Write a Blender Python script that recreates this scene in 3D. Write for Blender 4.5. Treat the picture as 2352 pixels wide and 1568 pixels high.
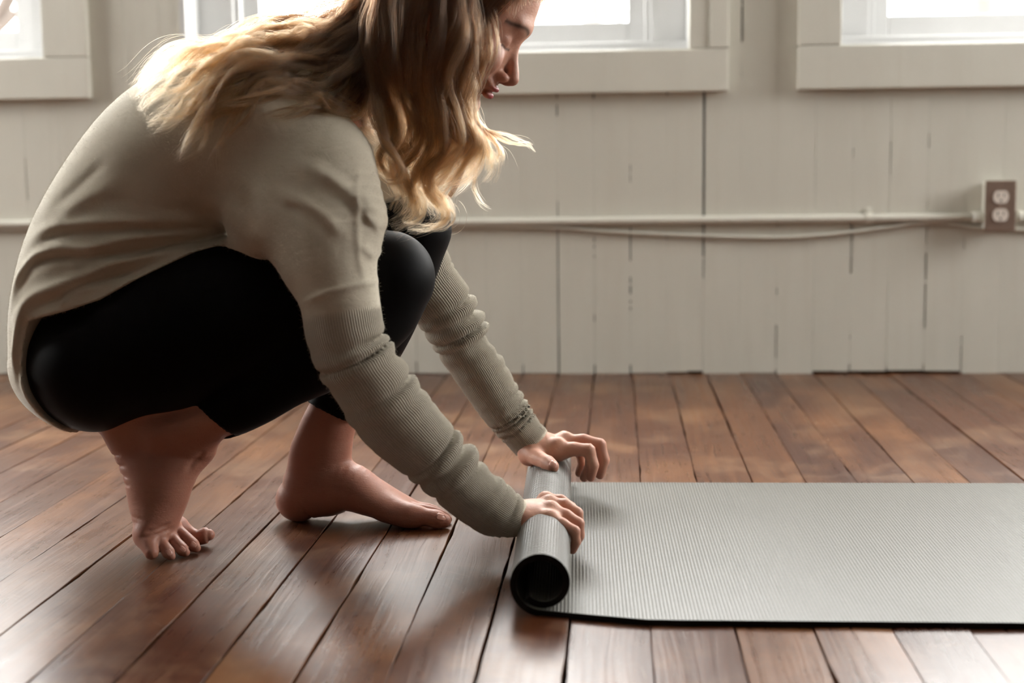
import bpy, bmesh, math, random
import numpy as np
from mathutils import Vector, Matrix

S = bpy.context.scene
COL = S.collection
for _o in list(bpy.data.objects):
    bpy.data.objects.remove(_o)

# ------------------------------------------------------------------ camera
FPX, PITCH, YAW, ROLL, CAMH = 3267.0, 0.124119, 0.074228, 0.01176, 0.5
def cam_axes():
    cp, sp, cy, sy, cr, sr = (math.cos(PITCH), math.sin(PITCH), math.cos(YAW), math.sin(YAW),
                              math.cos(ROLL), math.sin(ROLL))
    fwd = np.array([-sy*cp, cy*cp, -sp]); right = np.array([cy, sy, 0.0]); down = np.cross(fwd, right)
    return cr*right + sr*down, -sr*right + cr*down, fwd
CR, CD, CF = cam_axes()
CAM = np.array([0, 0, CAMH])
def at(px, py, Y):
    """point of the plane y=Y that the photograph shows at pixel (px, py)"""
    d = CR*(px-1176)/FPX + CD*(py-784)/FPX + CF
    return CAM + d*(Y/d[1])
def onfloor(px, py, z=0.0):
    d = CR*(px-1176)/FPX + CD*(py-784)/FPX + CF
    return CAM + d*((z-CAMH)/d[2])
def mm(px, Y):
    return px*Y*0.985/FPX

cd = bpy.data.cameras.new('camera'); cam = bpy.data.objects.new('camera', cd); COL.objects.link(cam)
cd.sensor_width = 36.0; cd.lens = FPX/2352*36.0; cd.clip_start = 0.05; cd.clip_end = 200
M3 = Matrix((CR, -CD, -CF)).transposed()
cam.matrix_world = Matrix.Translation(CAM) @ M3.to_4x4()
cd.dof.use_dof = True; cd.dof.focus_distance = 1.92; cd.dof.aperture_fstop = 3.2
S.camera = cam

# ------------------------------------------------------------------ world and exposure
S.view_settings.view_transform = 'Standard'; S.view_settings.look = 'None'
S.view_settings.gamma = 1.0; S.view_settings.use_curve_mapping = False
S.view_settings.exposure = EXPO = 1.42
W = bpy.data.worlds.new('overcast_sky'); S.world = W; W.use_nodes = True
bg = W.node_tree.nodes['Background']; bg.inputs[0].default_value = (1.0, 0.985, 0.96, 1); bg.inputs[1].default_value = 8.2
def portal(loc, rot, sx, sy):
    l = bpy.data.lights.new('window_portal', 'AREA'); l.shape = 'RECTANGLE'; l.size = sx; l.size_y = sy
    l.cycles.is_portal = True
    o = bpy.data.objects.new('window_portal', l); COL.objects.link(o); o.location = loc; o.rotation_euler = rot
WALL = 3.37; XL, XR, YF, CEIL = -3.6, 3.3, -4.5, 3.0
HEAD = 2.5
LEFT_OPS, RIGHT_OPS, FRONT_OPS = [(2.0, 3.25)], [(1.9, 3.25)], []
R90 = math.pi/2

# ------------------------------------------------------------------ helpers
def link(name, me, mat=None, parent=None, kind=None):
    o = bpy.data.objects.new(name, me); COL.objects.link(o)
    if mat is not None and hasattr(me, 'materials') and len(me.materials) == 0: me.materials.append(mat)
    if parent is not None: o.parent = parent
    if kind: o['kind'] = kind
    return o
def mesh(name, verts, faces, mat=None, parent=None, kind=None, smooth=False):
    me = bpy.data.meshes.new(name); me.from_pydata([tuple(map(float, v)) for v in verts], [], faces); me.update()
    if smooth: me.polygons.foreach_set('use_smooth', [True]*len(me.polygons))
    return link(name, me, mat, parent, kind)
def tag(o, label, cat, group=None):
    o['label'] = label; o['category'] = cat
    if group: o['group'] = group
    return o
def empty(name, loc=(0, 0, 0), kind=None):
    o = bpy.data.objects.new(name, None); COL.objects.link(o); o.location = loc
    if kind: o['kind'] = kind
    return o
def boxbm(bm, x0, x1, y0, y1, z0, z1):
    v = [bm.verts.new(p) for p in ((x0,y0,z0),(x1,y0,z0),(x1,y1,z0),(x0,y1,z0),(x0,y0,z1),(x1,y0,z1),(x1,y1,z1),(x0,y1,z1))]
    for f in ((3,2,1,0),(4,5,6,7),(0,1,5,4),(1,2,6,5),(2,3,7,6),(3,0,4,7)): bm.faces.new([v[i] for i in f])
def frombm(name, bm, mat, parent=None, kind=None, bevel=0, seg=2, smooth=False):
    if bevel: bmesh.ops.bevel(bm, geom=bm.edges[:], offset=bevel, segments=seg, affect='EDGES', profile=0.6)
    bmesh.ops.recalc_face_normals(bm, faces=bm.faces[:])
    me = bpy.data.meshes.new(name); bm.to_mesh(me); bm.free()
    if smooth: me.polygons.foreach_set('use_smooth', [True]*len(me.polygons))
    return link(name, me, mat, parent, kind)
def box(name, x0, x1, y0, y1, z0, z1, mat, parent=None, kind=None, bevel=0.0):
    bm = bmesh.new(); boxbm(bm, x0, x1, y0, y1, z0, z1)
    return frombm(name, bm, mat, parent, kind, bevel)
def tube(name, pts, rad, mat, parent=None, n=12, kind=None):
    pts = [np.array(p, float) for p in pts]; V = []; F = []
    r = rad if hasattr(rad, '__len__') else [rad]*len(pts)
    for i, p in enumerate(pts):
        t = pts[min(i+1, len(pts)-1)]-pts[max(i-1, 0)]; t = t/np.linalg.norm(t)
        a = np.cross(t, [0.03, 0.2, 1.0]); a /= np.linalg.norm(a); b = np.cross(t, a)
        for k in range(n):
            q = 2*math.pi*k/n; V.append(p+r[i]*(math.cos(q)*a+math.sin(q)*b))
    for i in range(len(pts)-1):
        for k in range(n): F.append((i*n+k, i*n+(k+1) % n, (i+1)*n+(k+1) % n, (i+1)*n+k))
    F.append(tuple(range(n))[::-1]); F.append(tuple(range((len(pts)-1)*n, len(pts)*n)))
    return mesh(name, V, F, mat, parent, kind, True)

# ------------------------------------------------------------------ materials
class NT:
    def __init__(s, name):
        s.m = bpy.data.materials.new(name); s.m.use_nodes = True; s.t = s.m.node_tree
        s.b = s.t.nodes['Principled BSDF']; s.out = s.t.nodes['Material Output']
    def n(s, typ, **kw):
        x = s.t.nodes.new(typ)
        for k, v in kw.items():
            if k.startswith('i_'): 
                key = k[2:]; key = int(key) if key.isdigit() else key.replace('_', ' ')
                x.inputs[key].default_value = v
            else: setattr(x, k, v)
        return x
    def l(s, a, b): s.t.links.new(a, b)
    def inp(s, name, val):
        if hasattr(val, 'links') or hasattr(val, 'is_output'): s.l(val, s.b.inputs[name])
        else: s.b.inputs[name].default_value = val
    def coord(s, scale=(1, 1, 1), obj=False, src=None):
        if src is None:
            tc = s.n('ShaderNodeTexCoord'); src = tc.outputs['Object']
        mp = s.n('ShaderNodeMapping'); mp.inputs['Scale'].default_value = scale; s.l(src, mp.inputs[0]); return mp.outputs[0]
    def noise(s, vec, scale, detail=4, rough=0.55, dist=0.0):
        x = s.n('ShaderNodeTexNoise'); x.inputs['Scale'].default_value = scale; x.inputs['Detail'].default_value = detail
        x.inputs['Roughness'].default_value = rough; x.inputs['Distortion'].default_value = dist
        if vec is not None: s.l(vec, x.inputs['Vector'])
        return x.outputs['Fac']
    def ramp(s, fac, stops, interp='LINEAR'):
        x = s.n('ShaderNodeValToRGB'); x.color_ramp.interpolation = interp; e = x.color_ramp.elements
        while len(e) < len(stops): e.new(0.5)
        for i, (p, c) in enumerate(stops):
            e[i].position = p; e[i].color = (*c, 1) if hasattr(c, '__len__') else (c, c, c, 1)
        s.l(fac, x.inputs[0]); return x.outputs[0]
    def mix(s, fac, a, b, mode='MIX'):
        x = s.n('ShaderNodeMix', data_type='RGBA', blend_type=mode)
        for k, v in ((0, fac), (6, a), (7, b)):
            if hasattr(v, 'is_output'): s.l(v, x.inputs[k])
            elif hasattr(v, '__len__'): x.inputs[k].default_value = (*v[:3], 1)
            else: x.inputs[k].default_value = v
        return x.outputs[2]
    def math(s, op, a, b=0.0):
        x = s.n('ShaderNodeMath', operation=op)
        for k, v in ((0, a), (1, b)):
            if hasattr(v, 'is_output'): s.l(v, x.inputs[k])
            else: x.inputs[k].default_value = v
        return x.outputs[0]
    def bump(s, h, dist=0.001, strength=1.0, prev=None):
        x = s.n('ShaderNodeBump'); x.inputs['Distance'].default_value = dist; x.inputs['Strength'].default_value = strength
        s.l(h, x.inputs['Height'])
        if prev is not None: s.l(prev, x.inputs['Normal'])
        return x.outputs[0]

def plain(name, col, rough=0.5, metal=0.0, spec=0.5):
    t = NT(name); t.inp('Base Color', (*col, 1)); t.inp('Roughness', rough); t.inp('Metallic', metal); t.inp('Specular IOR Level', spec)
    return t.m

def paint(name, col, dirt=0.25, rough=0.42, bumpd=0.0012):
    t = NT(name); g = t.n('ShaderNodeNewGeometry'); p = g.outputs['Position']
    mp = t.coord((1, 1, 0.35), src=p)
    big = t.noise(mp, 3.0, 5, 0.6); fine = t.noise(mp, 45, 6, 0.65); drip = t.noise(t.coord((14, 14, 1.1), src=p), 1.6, 5, 0.6, 0.6)
    c = t.mix(t.ramp(big, [(0.35, 0.0), (0.7, 1.0)]), col, tuple(x*0.93 for x in col))
    c = t.mix(t.math('MULTIPLY', t.ramp(drip, [(0.52, 0.0), (0.75, 1.0)]), dirt), c, tuple(x*k for x, k in zip(col, (0.8, 0.76, 0.72))))
    obi = t.n('ShaderNodeObjectInfo')
    c = t.mix(t.math('MULTIPLY', obi.outputs['Random'], 0.15), c, tuple(x*0.9 for x in col))
    t.inp('Base Color', c); t.inp('Roughness', rough); t.inp('Specular IOR Level', 0.4)
    b1 = t.bump(fine, bumpd*0.5, 0.6); b2 = t.bump(drip, bumpd*2.2, 0.5, b1); b3 = t.bump(big, bumpd*3, 0.35, b2)
    t.inp('Normal', b3); return t.m

M_WALL = paint('greige_wall_paint', (0.645, 0.625, 0.55))
M_CASE = paint('greige_trim_paint', (0.675, 0.655, 0.578), 0.2)
M_WHITE = paint('white_window_paint', (0.60, 0.60, 0.592), 0.05, 0.4, 0.0006)
M_CEIL = paint('ceiling_boards_paint', (0.48, 0.47, 0.45), 0.1)
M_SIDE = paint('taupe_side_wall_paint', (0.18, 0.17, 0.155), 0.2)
M_DARK = plain('dark_gap', (0.018, 0.012, 0.01), 0.9, spec=0.1)

def glass():
    t = NT('window_glass'); tr = t.n('ShaderNodeBsdfTransparent'); gl = t.n('ShaderNodeBsdfGlossy')
    tr.inputs[0].default_value = (0.985, 0.99, 0.988, 1); gl.inputs['Roughness'].default_value = 0.02
    fr = t.n('ShaderNodeLayerWeight'); fr.inputs['Blend'].default_value = 0.5; mx = t.n('ShaderNodeMixShader')
    t.l(t.math('ADD', t.math('MULTIPLY', t.math('POWER', fr.outputs['Facing'], 5.0), 0.5), 0.035), mx.inputs[0]); t.l(tr.outputs[0], mx.inputs[1]); t.l(gl.outputs[0], mx.inputs[2]); t.l(mx.outputs[0], t.out.inputs[0])
    return t.m
M_GLASS = glass()

def wood():
    t = NT('worn_varnished_fir'); tc = t.n('ShaderNodeTexCoord'); oi = t.n('ShaderNodeObjectInfo')
    off = t.n('ShaderNodeVectorMath', operation='MULTIPLY'); cmb = t.n('ShaderNodeCombineXYZ')
    for i, k in enumerate((17.0, 31.0, 7.0)): t.l(t.math('MULTIPLY', oi.outputs['Random'], k), cmb.inputs[i])
    ad = t.n('ShaderNodeVectorMath', operation='ADD'); t.l(tc.outputs['Object'], ad.inputs[0]); t.l(cmb.outputs[0], ad.inputs[1])
    P = ad.outputs[0]
    warp = t.noise(t.coord((6, 1.1, 6), src=P), 1.3, 3, 0.5)
    w2 = t.n('ShaderNodeVectorMath', operation='ADD'); wc = t.n('ShaderNodeCombineXYZ')
    t.l(t.math('MULTIPLY', warp, 0.055), wc.inputs[0]); t.l(P, w2.inputs[0]); t.l(wc.outputs[0], w2.inputs[1])
    grain = t.noise(t.coord((150, 2.2, 60), src=w2.outputs[0]), 1.0, 5, 0.62)
    fine = t.noise(t.coord((620, 9, 200), src=w2.outputs[0]), 1.0, 3, 0.6)
    patch = t.noise(t.coord((5, 2.6, 5), src=P), 1.0, 5, 0.62)
    wear = t.noise(t.coord((1.6, 1.6, 1), src=t.n('ShaderNodeNewGeometry').outputs['Position']), 3.1, 6, 0.66)
    tone = t.ramp(oi.outputs['Random'], [(0.0, (0.0595, 0.0167, 0.0059)), (0.35, (0.0853, 0.0272, 0.0091)), (0.62, (0.0456, 0.0127, 0.0053)),
                                         (0.8, (0.1150, 0.0417, 0.0132)), (1.0, (0.0734, 0.0218, 0.0079))])
    c = t.mix(t.ramp(grain, [(0.3, 0.0), (0.68, 1.0)]), t.mix(0.68, tone, (0.045, 0.015, 0.009)), tone)
    c = t.mix(t.math('MULTIPLY', t.ramp(fine, [(0.52, 0.0), (0.72, 1.0)]), 0.6), c, (0.035, 0.012, 0.008))
    c = t.mix(t.math('MULTIPLY', t.ramp(patch, [(0.48, 0.0), (0.72, 1.0)]), 0.42), c, (0.30, 0.132, 0.050))
    c = t.mix(t.math('MULTIPLY', t.ramp(wear, [(0.52, 0.0), (0.8, 1.0)]), 0.42), c, (0.33, 0.200, 0.105))
    sc = t.n('ShaderNodeTexVoronoi', feature='DISTANCE_TO_EDGE'); sc.inputs['Scale'].default_value = 9
    t.l(t.coord((1.5, 3.4, 1), src=P), sc.inputs['Vector'])
    scr = t.ramp(sc.outputs['Distance'], [(0.0, 1.0), (0.012, 0.0)])
    scm = t.math('MULTIPLY', scr, t.ramp(t.noise(P, 11, 2), [(0.55, 0.0), (0.68, 0.6)]))
    c = t.mix(t.math('MULTIPLY', scm, 0.5), c, (0.38, 0.28, 0.21))
    t.inp('Base Color', c)
    r = t.ramp(wear, [(0.3, 0.21), (0.75, 0.34)]); r2 = t.mix(0.3, r, t.ramp(grain, [(0.3, 0.25), (0.7, 0.55)]))
    t.inp('Roughness', r2); t.inp('Specular IOR Level', 0.37); t.inp('Coat Weight', 0.0); t.inp('Coat Roughness', 0.30)
    b = t.bump(grain, 0.0006, 0.5); b = t.bump(fine, 0.0003, 0.5, b); b = t.bump(patch, 0.0025, 0.35, b); t.inp('Normal', b)
    return t.m
M_WOOD = wood()

# ------------------------------------------------------------------ floor: every plank its own piece
rnd = random.Random(4)
floor = box('floor', XL, XR, YF, WALL+0.25, -0.07, -0.022, M_DARK, kind='structure')
edges = {0: -.1063, 1: .0730, 2: .2519, 3: .4225, 4: .5896, 5: .7486, 6: .9249, 7: 1.0972, 8: 1.271, 9: 1.4499,
         -1: -.2785, -2: -.4540, -3: -.6342, -4: -.8096, -5: -.9834, -6: -1.1565, -7: -1.3324, -8: -1.5086, -9: -1.6905}
def edge_x(i):
    if i in edges: return edges[i]*0.5
    return (edges[9]+0.1745*(i-9))*0.5 if i > 9 else (edges[-9]+0.1760*(i+9))*0.5
jit = {}
def edge_line(i):
    if i not in jit:
        r = random.Random(100+i); g = r.choice([0.0012, 0.0016, 0.0021, 0.0028]); ph = r.random()*9
        if i in (6, 0, -3, -6): g = 0.0030
        n = 150
        ys = [YF+(WALL+0.1-YF)*k/n for k in range(n+1)]
        jit[i] = [(y, edge_x(i)+0.0010*math.sin(y*2.1+ph)+r.uniform(-1, 1)*0.00045,
                   max(0.0004, g*(0.75+0.5*math.sin(y*5.3+ph*2))+r.uniform(0, 1)**4*0.0032)) for y in ys]
    return jit[i]
PL = []
i = -9
while edge_x(i) > XL: i -= 1
i0 = i; i = 9
while edge_x(i) < XR: i += 1
i1 = i
for k in range(i0, i1):
    L, Rr = edge_line(k), edge_line(k+1); n = len(L)
    cuts = [0]
    pos = rnd.uniform(0.4, 3.2)
    if k == -11: cuts.append(min(range(n), key=lambda q: abs(L[q][0]-onfloor(30, 1001)[1])))
    elif k < -11 or k > 10:
        while pos < 5.4:
            cuts.append(int(pos/(WALL+0.1-YF)*n)); pos += rnd.uniform(1.8, 3.0)
    elif YF+pos < 0.9: cuts.append(int(pos/(WALL+0.1-YF)*n))
    cuts.append(n-1); cuts = sorted(set(cuts))
    for a, b in zip(cuts, cuts[1:]):
        dz = rnd.uniform(-0.0007, 0.0007); tl = rnd.uniform(-0.0005, 0.0005); V = []; F = []; ch = 0.0006
        ox = edge_x(k); oy = L[a][0]
        rows = list(range(a, b+1))
        for j, q in enumerate(rows):
            y, xl, gl = L[q]; _, xr, gr = Rr[q]
            if j == 0 and a > 0: y += 0.0012
            xl += gl/2; xr -= gr/2
            cup = 0.0004*math.sin(y*3+k)
            for (x, z) in ((xl, -0.02), (xl, -ch+dz-tl), (xl+ch, dz-tl), ((xl+xr)/2, dz+cup), (xr-ch, dz+tl), (xr, -ch+dz+tl), (xr, -0.02)):
                V.append((x-ox, y-oy, z))
        for j in range(len(rows)-1):
            for c in range(6): F.append((j*7+c, j*7+c+1, j*7+8+c, j*7+7+c))
        F.append(tuple(range(7))[::-1]); F.append(tuple(range((len(rows)-1)*7, len(rows)*7)))
        o = mesh('plank', V, F, M_WOOD, floor); o.location = (ox, oy, 0)

# ------------------------------------------------------------------ back wall of vertical painted boards
wx = lambda px, py: float(at(px, py, WALL)[0])
wz = lambda px, py: float(at(px, py, WALL)[2])
OP = [(-2.9, wx(103, 60), wz(60, 135)), (wx(425, 40), wx(1582, 60), wz(1300, 119)), (wx(1930, 60), 1.85, wz(2000, 104))]
wall_back = empty('wall_back', (0, 0, 0), 'structure')
_p = XL-0.12
for (o0, o1, zs) in OP+[(XR+0.12, 9, 0)]:
    box('backing', _p, min(o0, XR+.12)-0.002, WALL+0.024, WALL+0.2, -0.02, CEIL, M_DARK, wall_back)
    if o1 < 8:
        box('backing', o0, o1, WALL+0.024, WALL+0.2, -0.02, zs-0.031, M_DARK, wall_back); box('backing', o0, o1, WALL+0.024, WALL+0.2, HEAD+0.031, CEIL, M_DARK, wall_back)
    _p = o1+0.002
pitch = 0.0857; seam0 = wx(1617, 400)
k0 = -int((seam0-XL)/pitch)-1; k1 = int((XR-seam0)/pitch)+1
cracks = {}
def crack(px, segs):
    x = wx(px, 400 if segs[0][0] > 120 else 50); k = round((x-seam0)/pitch)
    cracks.setdefault(k, []).extend([(wz(px, b), wz(px, a), w*0.00125) for a, b, w in segs])
crack(1617, [(205, 498, 4.6), (512, 590, 3.6), (594, 640, 2.4)])
crack(1276, [(205, 226, 2.5), (240, 266, 3), (462, 500, 2), (524, 640, 2.4), (640, 775, 2.8), (775, 858, 3.2)])
crack(1447, [(378, 396, 1.5), (400, 418, 1.5), (522, 600, 2.4), (636, 652, 2.4), (656, 676, 3), (690, 697, 2.5), (705, 713, 2.5), (838, 860, 3)])
crack(1361, [(205, 226, 3), (545, 556, 2), (563, 570, 2), (586, 592, 2), (722, 740, 1.8), (838, 860, 3)])
crack(1531, [(205, 218, 2.5), (535, 550, 1.6)])
crack(1970, [(340, 362, 1.4), (512, 585, 3), (588, 628, 3.4), (770, 780, 2), (836, 860, 2.6)])
crack(2056, [(325, 350, 2), (352, 400, 1.4), (842, 860, 2.4)])
crack(2142, [(306, 340, 1.8), (465, 478, 1.6), (518, 560, 1.8), (581, 645, 3.2), (650, 755, 3.0), (836, 860, 2.8)])
crack(1788, [(512, 518, 3), (660, 678, 1.6), (745, 822, 2.6), (848, 862, 3)])
crack(2228, [(548, 572, 2), (770, 790, 2), (795, 845, 2.2), (836, 860, 2.4)])
crack(1709, [(-40, 10, 3), (12, 96, 3.4), (165, 180, 1)])
crack(24, [(364, 400, 1.6), (402, 462, 2.2)])
crack(1190, [(838, 860, 2.6)]); crack(945, [(830, 858, 2.6)])
def seg_gap(k, z):
    for a, b, w in cracks.get(k, ()):
        if a <= z <= b: return w
    return 0.0002 if k % 3 else 0.0004
def seam_levels(k):
    s = set()
    for a, b, w in cracks.get(k, ()): s.update((a-1e-4, a, b, b+1e-4))
    return s
rb = random.Random(9)
CUTS = sorted(x for o in OP for x in o[:2])
PIECES = []
for k in range(k0, k1):
    xa, xb = max(seam0+k*pitch, XL), min(seam0+(k+1)*pitch, XR)
    if xb-xa < 0.01: continue
    cs = [xa]+[c for c in CUTS if xa+.004 < c < xb-.004]+[xb]
    for u, v in zip(cs, cs[1:]): PIECES.append((u, v, k if u == xa else None, k+1 if v == xb else None))
for (xa, xb, kl, kr) in PIECES:
    xm = (xa+xb)/2; zb = rb.uniform(0.000, 0.003)
    if wx(1875, 850) < xm < wx(2222, 850): zb = 0.0065
    if wx(1500, 850) < xm < wx(1610, 850): zb = 0.0055
    spans = [(zb, CEIL)]
    for (o0, o1, zs) in OP:
        if o0 < xm < o1: spans = [(zb, zs-0.03), (HEAD+0.03, CEIL)]
    dy = rb.uniform(-0.0003, 0.0003)
    for (z0, z1) in spans:
        sl = seam_levels(kl) if kl is not None else set(); sr = seam_levels(kr) if kr is not None else set()
        lv = sorted({z0, z1, z0+0.03} | {z for z in sl | sr if z0 < z < z1})
        V = []; F = []
        for j, z in enumerate(lv):
            gl = seg_gap(kl, z) if kl is not None else 0; gr = seg_gap(kr, z) if kr is not None else 0
            l, r = xa+gl/2-xm, xb-gr/2-xm; c = 0.0005; y = WALL+dy
            bz = z + (rb.uniform(-0.0015, 0.0015) if j == 0 and z0 < 0.1 else 0)
            for p in ((l, WALL+0.022), (l, y+c), (l+c, y), (r-c, y), (r, y+c), (r, WALL+0.022)): V.append((p[0], p[1], bz))
        for j in range(len(lv)-1):
            for q in range(5): F.append((j*6+q, j*6+q+1, j*6+7+q, j*6+6+q))
        F.append(tuple(range(6))[::-1]); F.append(tuple(range((len(lv)-1)*6, len(lv)*6)))
        o = mesh('board', V, F, M_WALL, wall_back); o.location = (xm, 0, 0)

# ------------------------------------------------------------------ windows of the back wall
def casing_piece(tr, x0, x1, z0, z1, y0, y1):
    return box('casing_board', x0, x1, y0, y1, z0, z1, M_CASE, tr, bevel=0.003)
def window(n, o0, o1, zs, cas):
    cl, cr, cb = cas
    tr = empty('trim_%d' % n, (0, 0, 0), 'structure')
    T = 0.024
    casing_piece(tr, cl, cr, cb, zs, WALL-T, WALL+0.01)                 # apron board under the opening
    if n == 2:
        st = wx(1627, 60)
        casing_piece(tr, o1, st, zs+0.0015, HEAD, WALL-T+0.004, WALL+0.01); casing_piece(tr, st+0.0008, cr, zs+0.001, HEAD, WALL-T-0.001, WALL+0.01)
    else: casing_piece(tr, o1, cr, zs+0.001, HEAD, WALL-T, WALL+0.01)
    if n != 2: casing_piece(tr, cl, o0, zs+0.001, HEAD, WALL-T, WALL+0.01)
    casing_piece(tr, cl, cr, HEAD+0.001, HEAD+0.1, WALL-T, WALL+0.01)
    w = empty('window_%d' % n, (0, 0, 0), 'structure')
    D = 0.115; Y0 = WALL-0.012; Y1 = WALL+D
    if n == 2: box('jamb_edge', o0-0.012, o0+0.002, WALL-0.005, WALL+0.03, zs-0.002, HEAD, M_WHITE, w, bevel=0.001)
    for (x0, x1) in ((o0-0.03, o0), (o1, o1+0.03)): box('reveal', x0, x1, Y0+0.016, Y1+0.13, zs-0.03, HEAD+0.03, M_WHITE, w)
    box('reveal', o0, o1, Y0+0.016, Y1+0.13, HEAD, HEAD+0.03, M_WHITE, w)
    box('sill', o0-0.001, o1+0.001, Y0+0.004, Y1+0.13, zs-0.03, zs+0.004, M_WHITE, w, bevel=0.002)
    box('stop', o0, o1, Y1-0.05, Y1+0.02, zs, zs+0.026, M_WHITE, w, bevel=0.003)
    fw = 0.085
    for (x0, x1) in ((o0, o0+fw), (o1-fw, o1)): box('frame_post', x0, x1, Y1, Y1+0.06, zs, HEAD, M_WHITE, w, bevel=0.003)
    box('frame_head', o0+fw, o1-fw, Y1, Y1+0.06, HEAD-fw, HEAD, M_WHITE, w, bevel=0.003)
    a, b = o0+fw, o1-fw
    for (x0, x1) in ((a, a+0.014), (b-0.014, b)): box('stop', x0, x1, Y1+0.012, Y1+0.05, zs+0.02, HEAD-fw, M_WHITE, w, bevel=0.002)
    sy0, sy1 = Y1+0.05, Y1+0.085; st = 0.042; a += 0.012; b -= 0.012; zt = HEAD-fw
    sash = box('sash', a, a+st, sy0, sy1, zs+0.02, zt, M_WHITE, w, bevel=0.003)
    box('stile', b-st, b, sy0, sy1, zs+0.02, zt, M_WHITE, sash, bevel=0.003)
    box('rail', a+st, b-st, sy0, sy1, zs+0.02, zs+0.082, M_WHITE, sash, bevel=0.003)
    box('rail', a+st, b-st, sy0, sy1, zt-0.05, zt, M_WHITE, sash, bevel=0.003)
    box('rail', a+st, b-st, sy0, sy1, (zs+zt)/2-0.02, (zs+zt)/2+0.02, M_WHITE, sash, bevel=0.003)
    box('pane', a+st-0.005, b-st+0.005, sy0+0.014, sy0+0.018, zs+0.08, zt-0.04, M_GLASS, w)
    portal(((o0+o1)/2, Y1+0.14, (zs+HEAD)/2), (-R90, 0, 0), o1-o0, HEAD-zs)
window(1, *OP[0], (OP[0][0]-0.1, wx(206, 100), wz(120, 228)))
window(2, *OP[1], (OP[1][0]+0.002, wx(1672, 100), wz(1400, 214)))
window(3, *OP[2], (wx(1832, 100), OP[2][1]+0.1, wz(2000, 204)))

# ------------------------------------------------------------------ other walls, ceiling (with their own windows)
def pierced(name, axis, c, lo, hi, ops, zs, zh):
    """plain wall across `axis` at c from lo to hi with window openings ops"""
    w = empty(name, (0, 0, 0), 'structure'); t = 0.12; s = 1 if c > 0 else -1
    def piece(a, b, z0, z1):
        if axis == 'x': box('panel', min(c, c+s*t), max(c, c+s*t), a, b, z0, z1, M_SIDE, w)
        else: box('panel', a, b, min(c, c+s*t), max(c, c+s*t), z0, z1, M_SIDE, w)
    p = lo
    for (a, b) in ops:
        piece(p, a, -0.02, CEIL); piece(a, b, -0.02, zs); piece(a, b, zh, CEIL); p = b
        m = (a+b)/2; yy = c+s*0.06
        if axis == 'x':
            for (u, v, q, r) in ((a, a+.06, zs, zh), (b-.06, b, zs, zh), (a+.06, b-.06, zs, zs+.06), (a+.06, b-.06, zh-.06, zh)): box('window_frame', yy-.03, yy+.03, u, v, q, r, M_WHITE, w)
            box('pane', yy-.002, yy+.002, a+.05, b-.05, zs+.05, zh-.05, M_GLASS, w)
            portal((c+s*.125, m, (zs+zh)/2), (0, s*R90, 0), zh-zs, b-a)
        else:
            for (u, v, q, r) in ((a, a+.06, zs, zh), (b-.06, b, zs, zh), (a+.06, b-.06, zs, zs+.06), (a+.06, b-.06, zh-.06, zh)): box('window_frame', u, v, yy-.03, yy+.03, q, r, M_WHITE, w)
            box('pane', a+.05, b-.05, yy-.002, yy+.002, zs+.05, zh-.05, M_GLASS, w)
            portal((m, c+s*.125, (zs+zh)/2), (s*R90, 0, 0), b-a, zh-zs)
    piece(p, hi, -0.02, CEIL)
pierced('wall_left', 'x', XL, YF-0.12, WALL+0.12, LEFT_OPS, 0.8, HEAD)
pierced('wall_right', 'x', XR, YF-0.12, WALL+0.12, RIGHT_OPS, 0.8, HEAD)
pierced('wall_front', 'y', YF, XL, XR, FRONT_OPS, 0.9, HEAD)
box('ceiling', XL-.12, XR+.12, YF-.12, WALL+0.12, CEIL, CEIL+.1, M_CEIL, kind='structure')
# ------------------------------------------------------------------ distance-field sculpting (numpy)
import time as _t
_T0 = _t.time()
def _log(*a): pass
BIG = 1.0
F4 = np.float32
from concurrent.futures import ThreadPoolExecutor
POOL = ThreadPoolExecutor(4)
def par(f, P, n=60000):
    """evaluate a field over many points on several threads"""
    P = P.astype(F4)
    return np.concatenate(list(POOL.map(f, [P[i:i+n] for i in range(0, len(P), n)])))
def smin(a, b, k):
    if k <= 0: return np.minimum(a, b)
    h = np.clip(0.5+0.5*(b-a)/k, 0, 1)
    return b*(1-h)+a*h-k*h*(1-h)
def smax(a, b, k): return -smin(-a, -b, k)
def unit(v): return v/np.linalg.norm(v)
def spline(A, t):
    """Catmull-Rom through the rows of A at parameters t in [0, n-1]"""
    A = np.asarray(A, float); n = len(A)
    if n == 2: return A[0]+(A[1]-A[0])*np.asarray(t)[:, None] if A.ndim > 1 else A[0]+(A[1]-A[0])*np.asarray(t)
    t = np.clip(np.asarray(t, float), 0, n-1-1e-9); i = t.astype(int); f = t-i
    E = np.concatenate([[2*A[0]-A[1]], A, [2*A[-1]-A[-2]]])
    p0, p1, p2, p3 = E[i], E[i+1], E[i+2], E[i+3]
    if A.ndim > 1: f = f[:, None]
    return 0.5*(2*p1+(p2-p0)*f+(2*p0-5*p1+4*p2-p3)*f*f+(3*p1-p0-3*p2+p3)*f**3)

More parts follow.
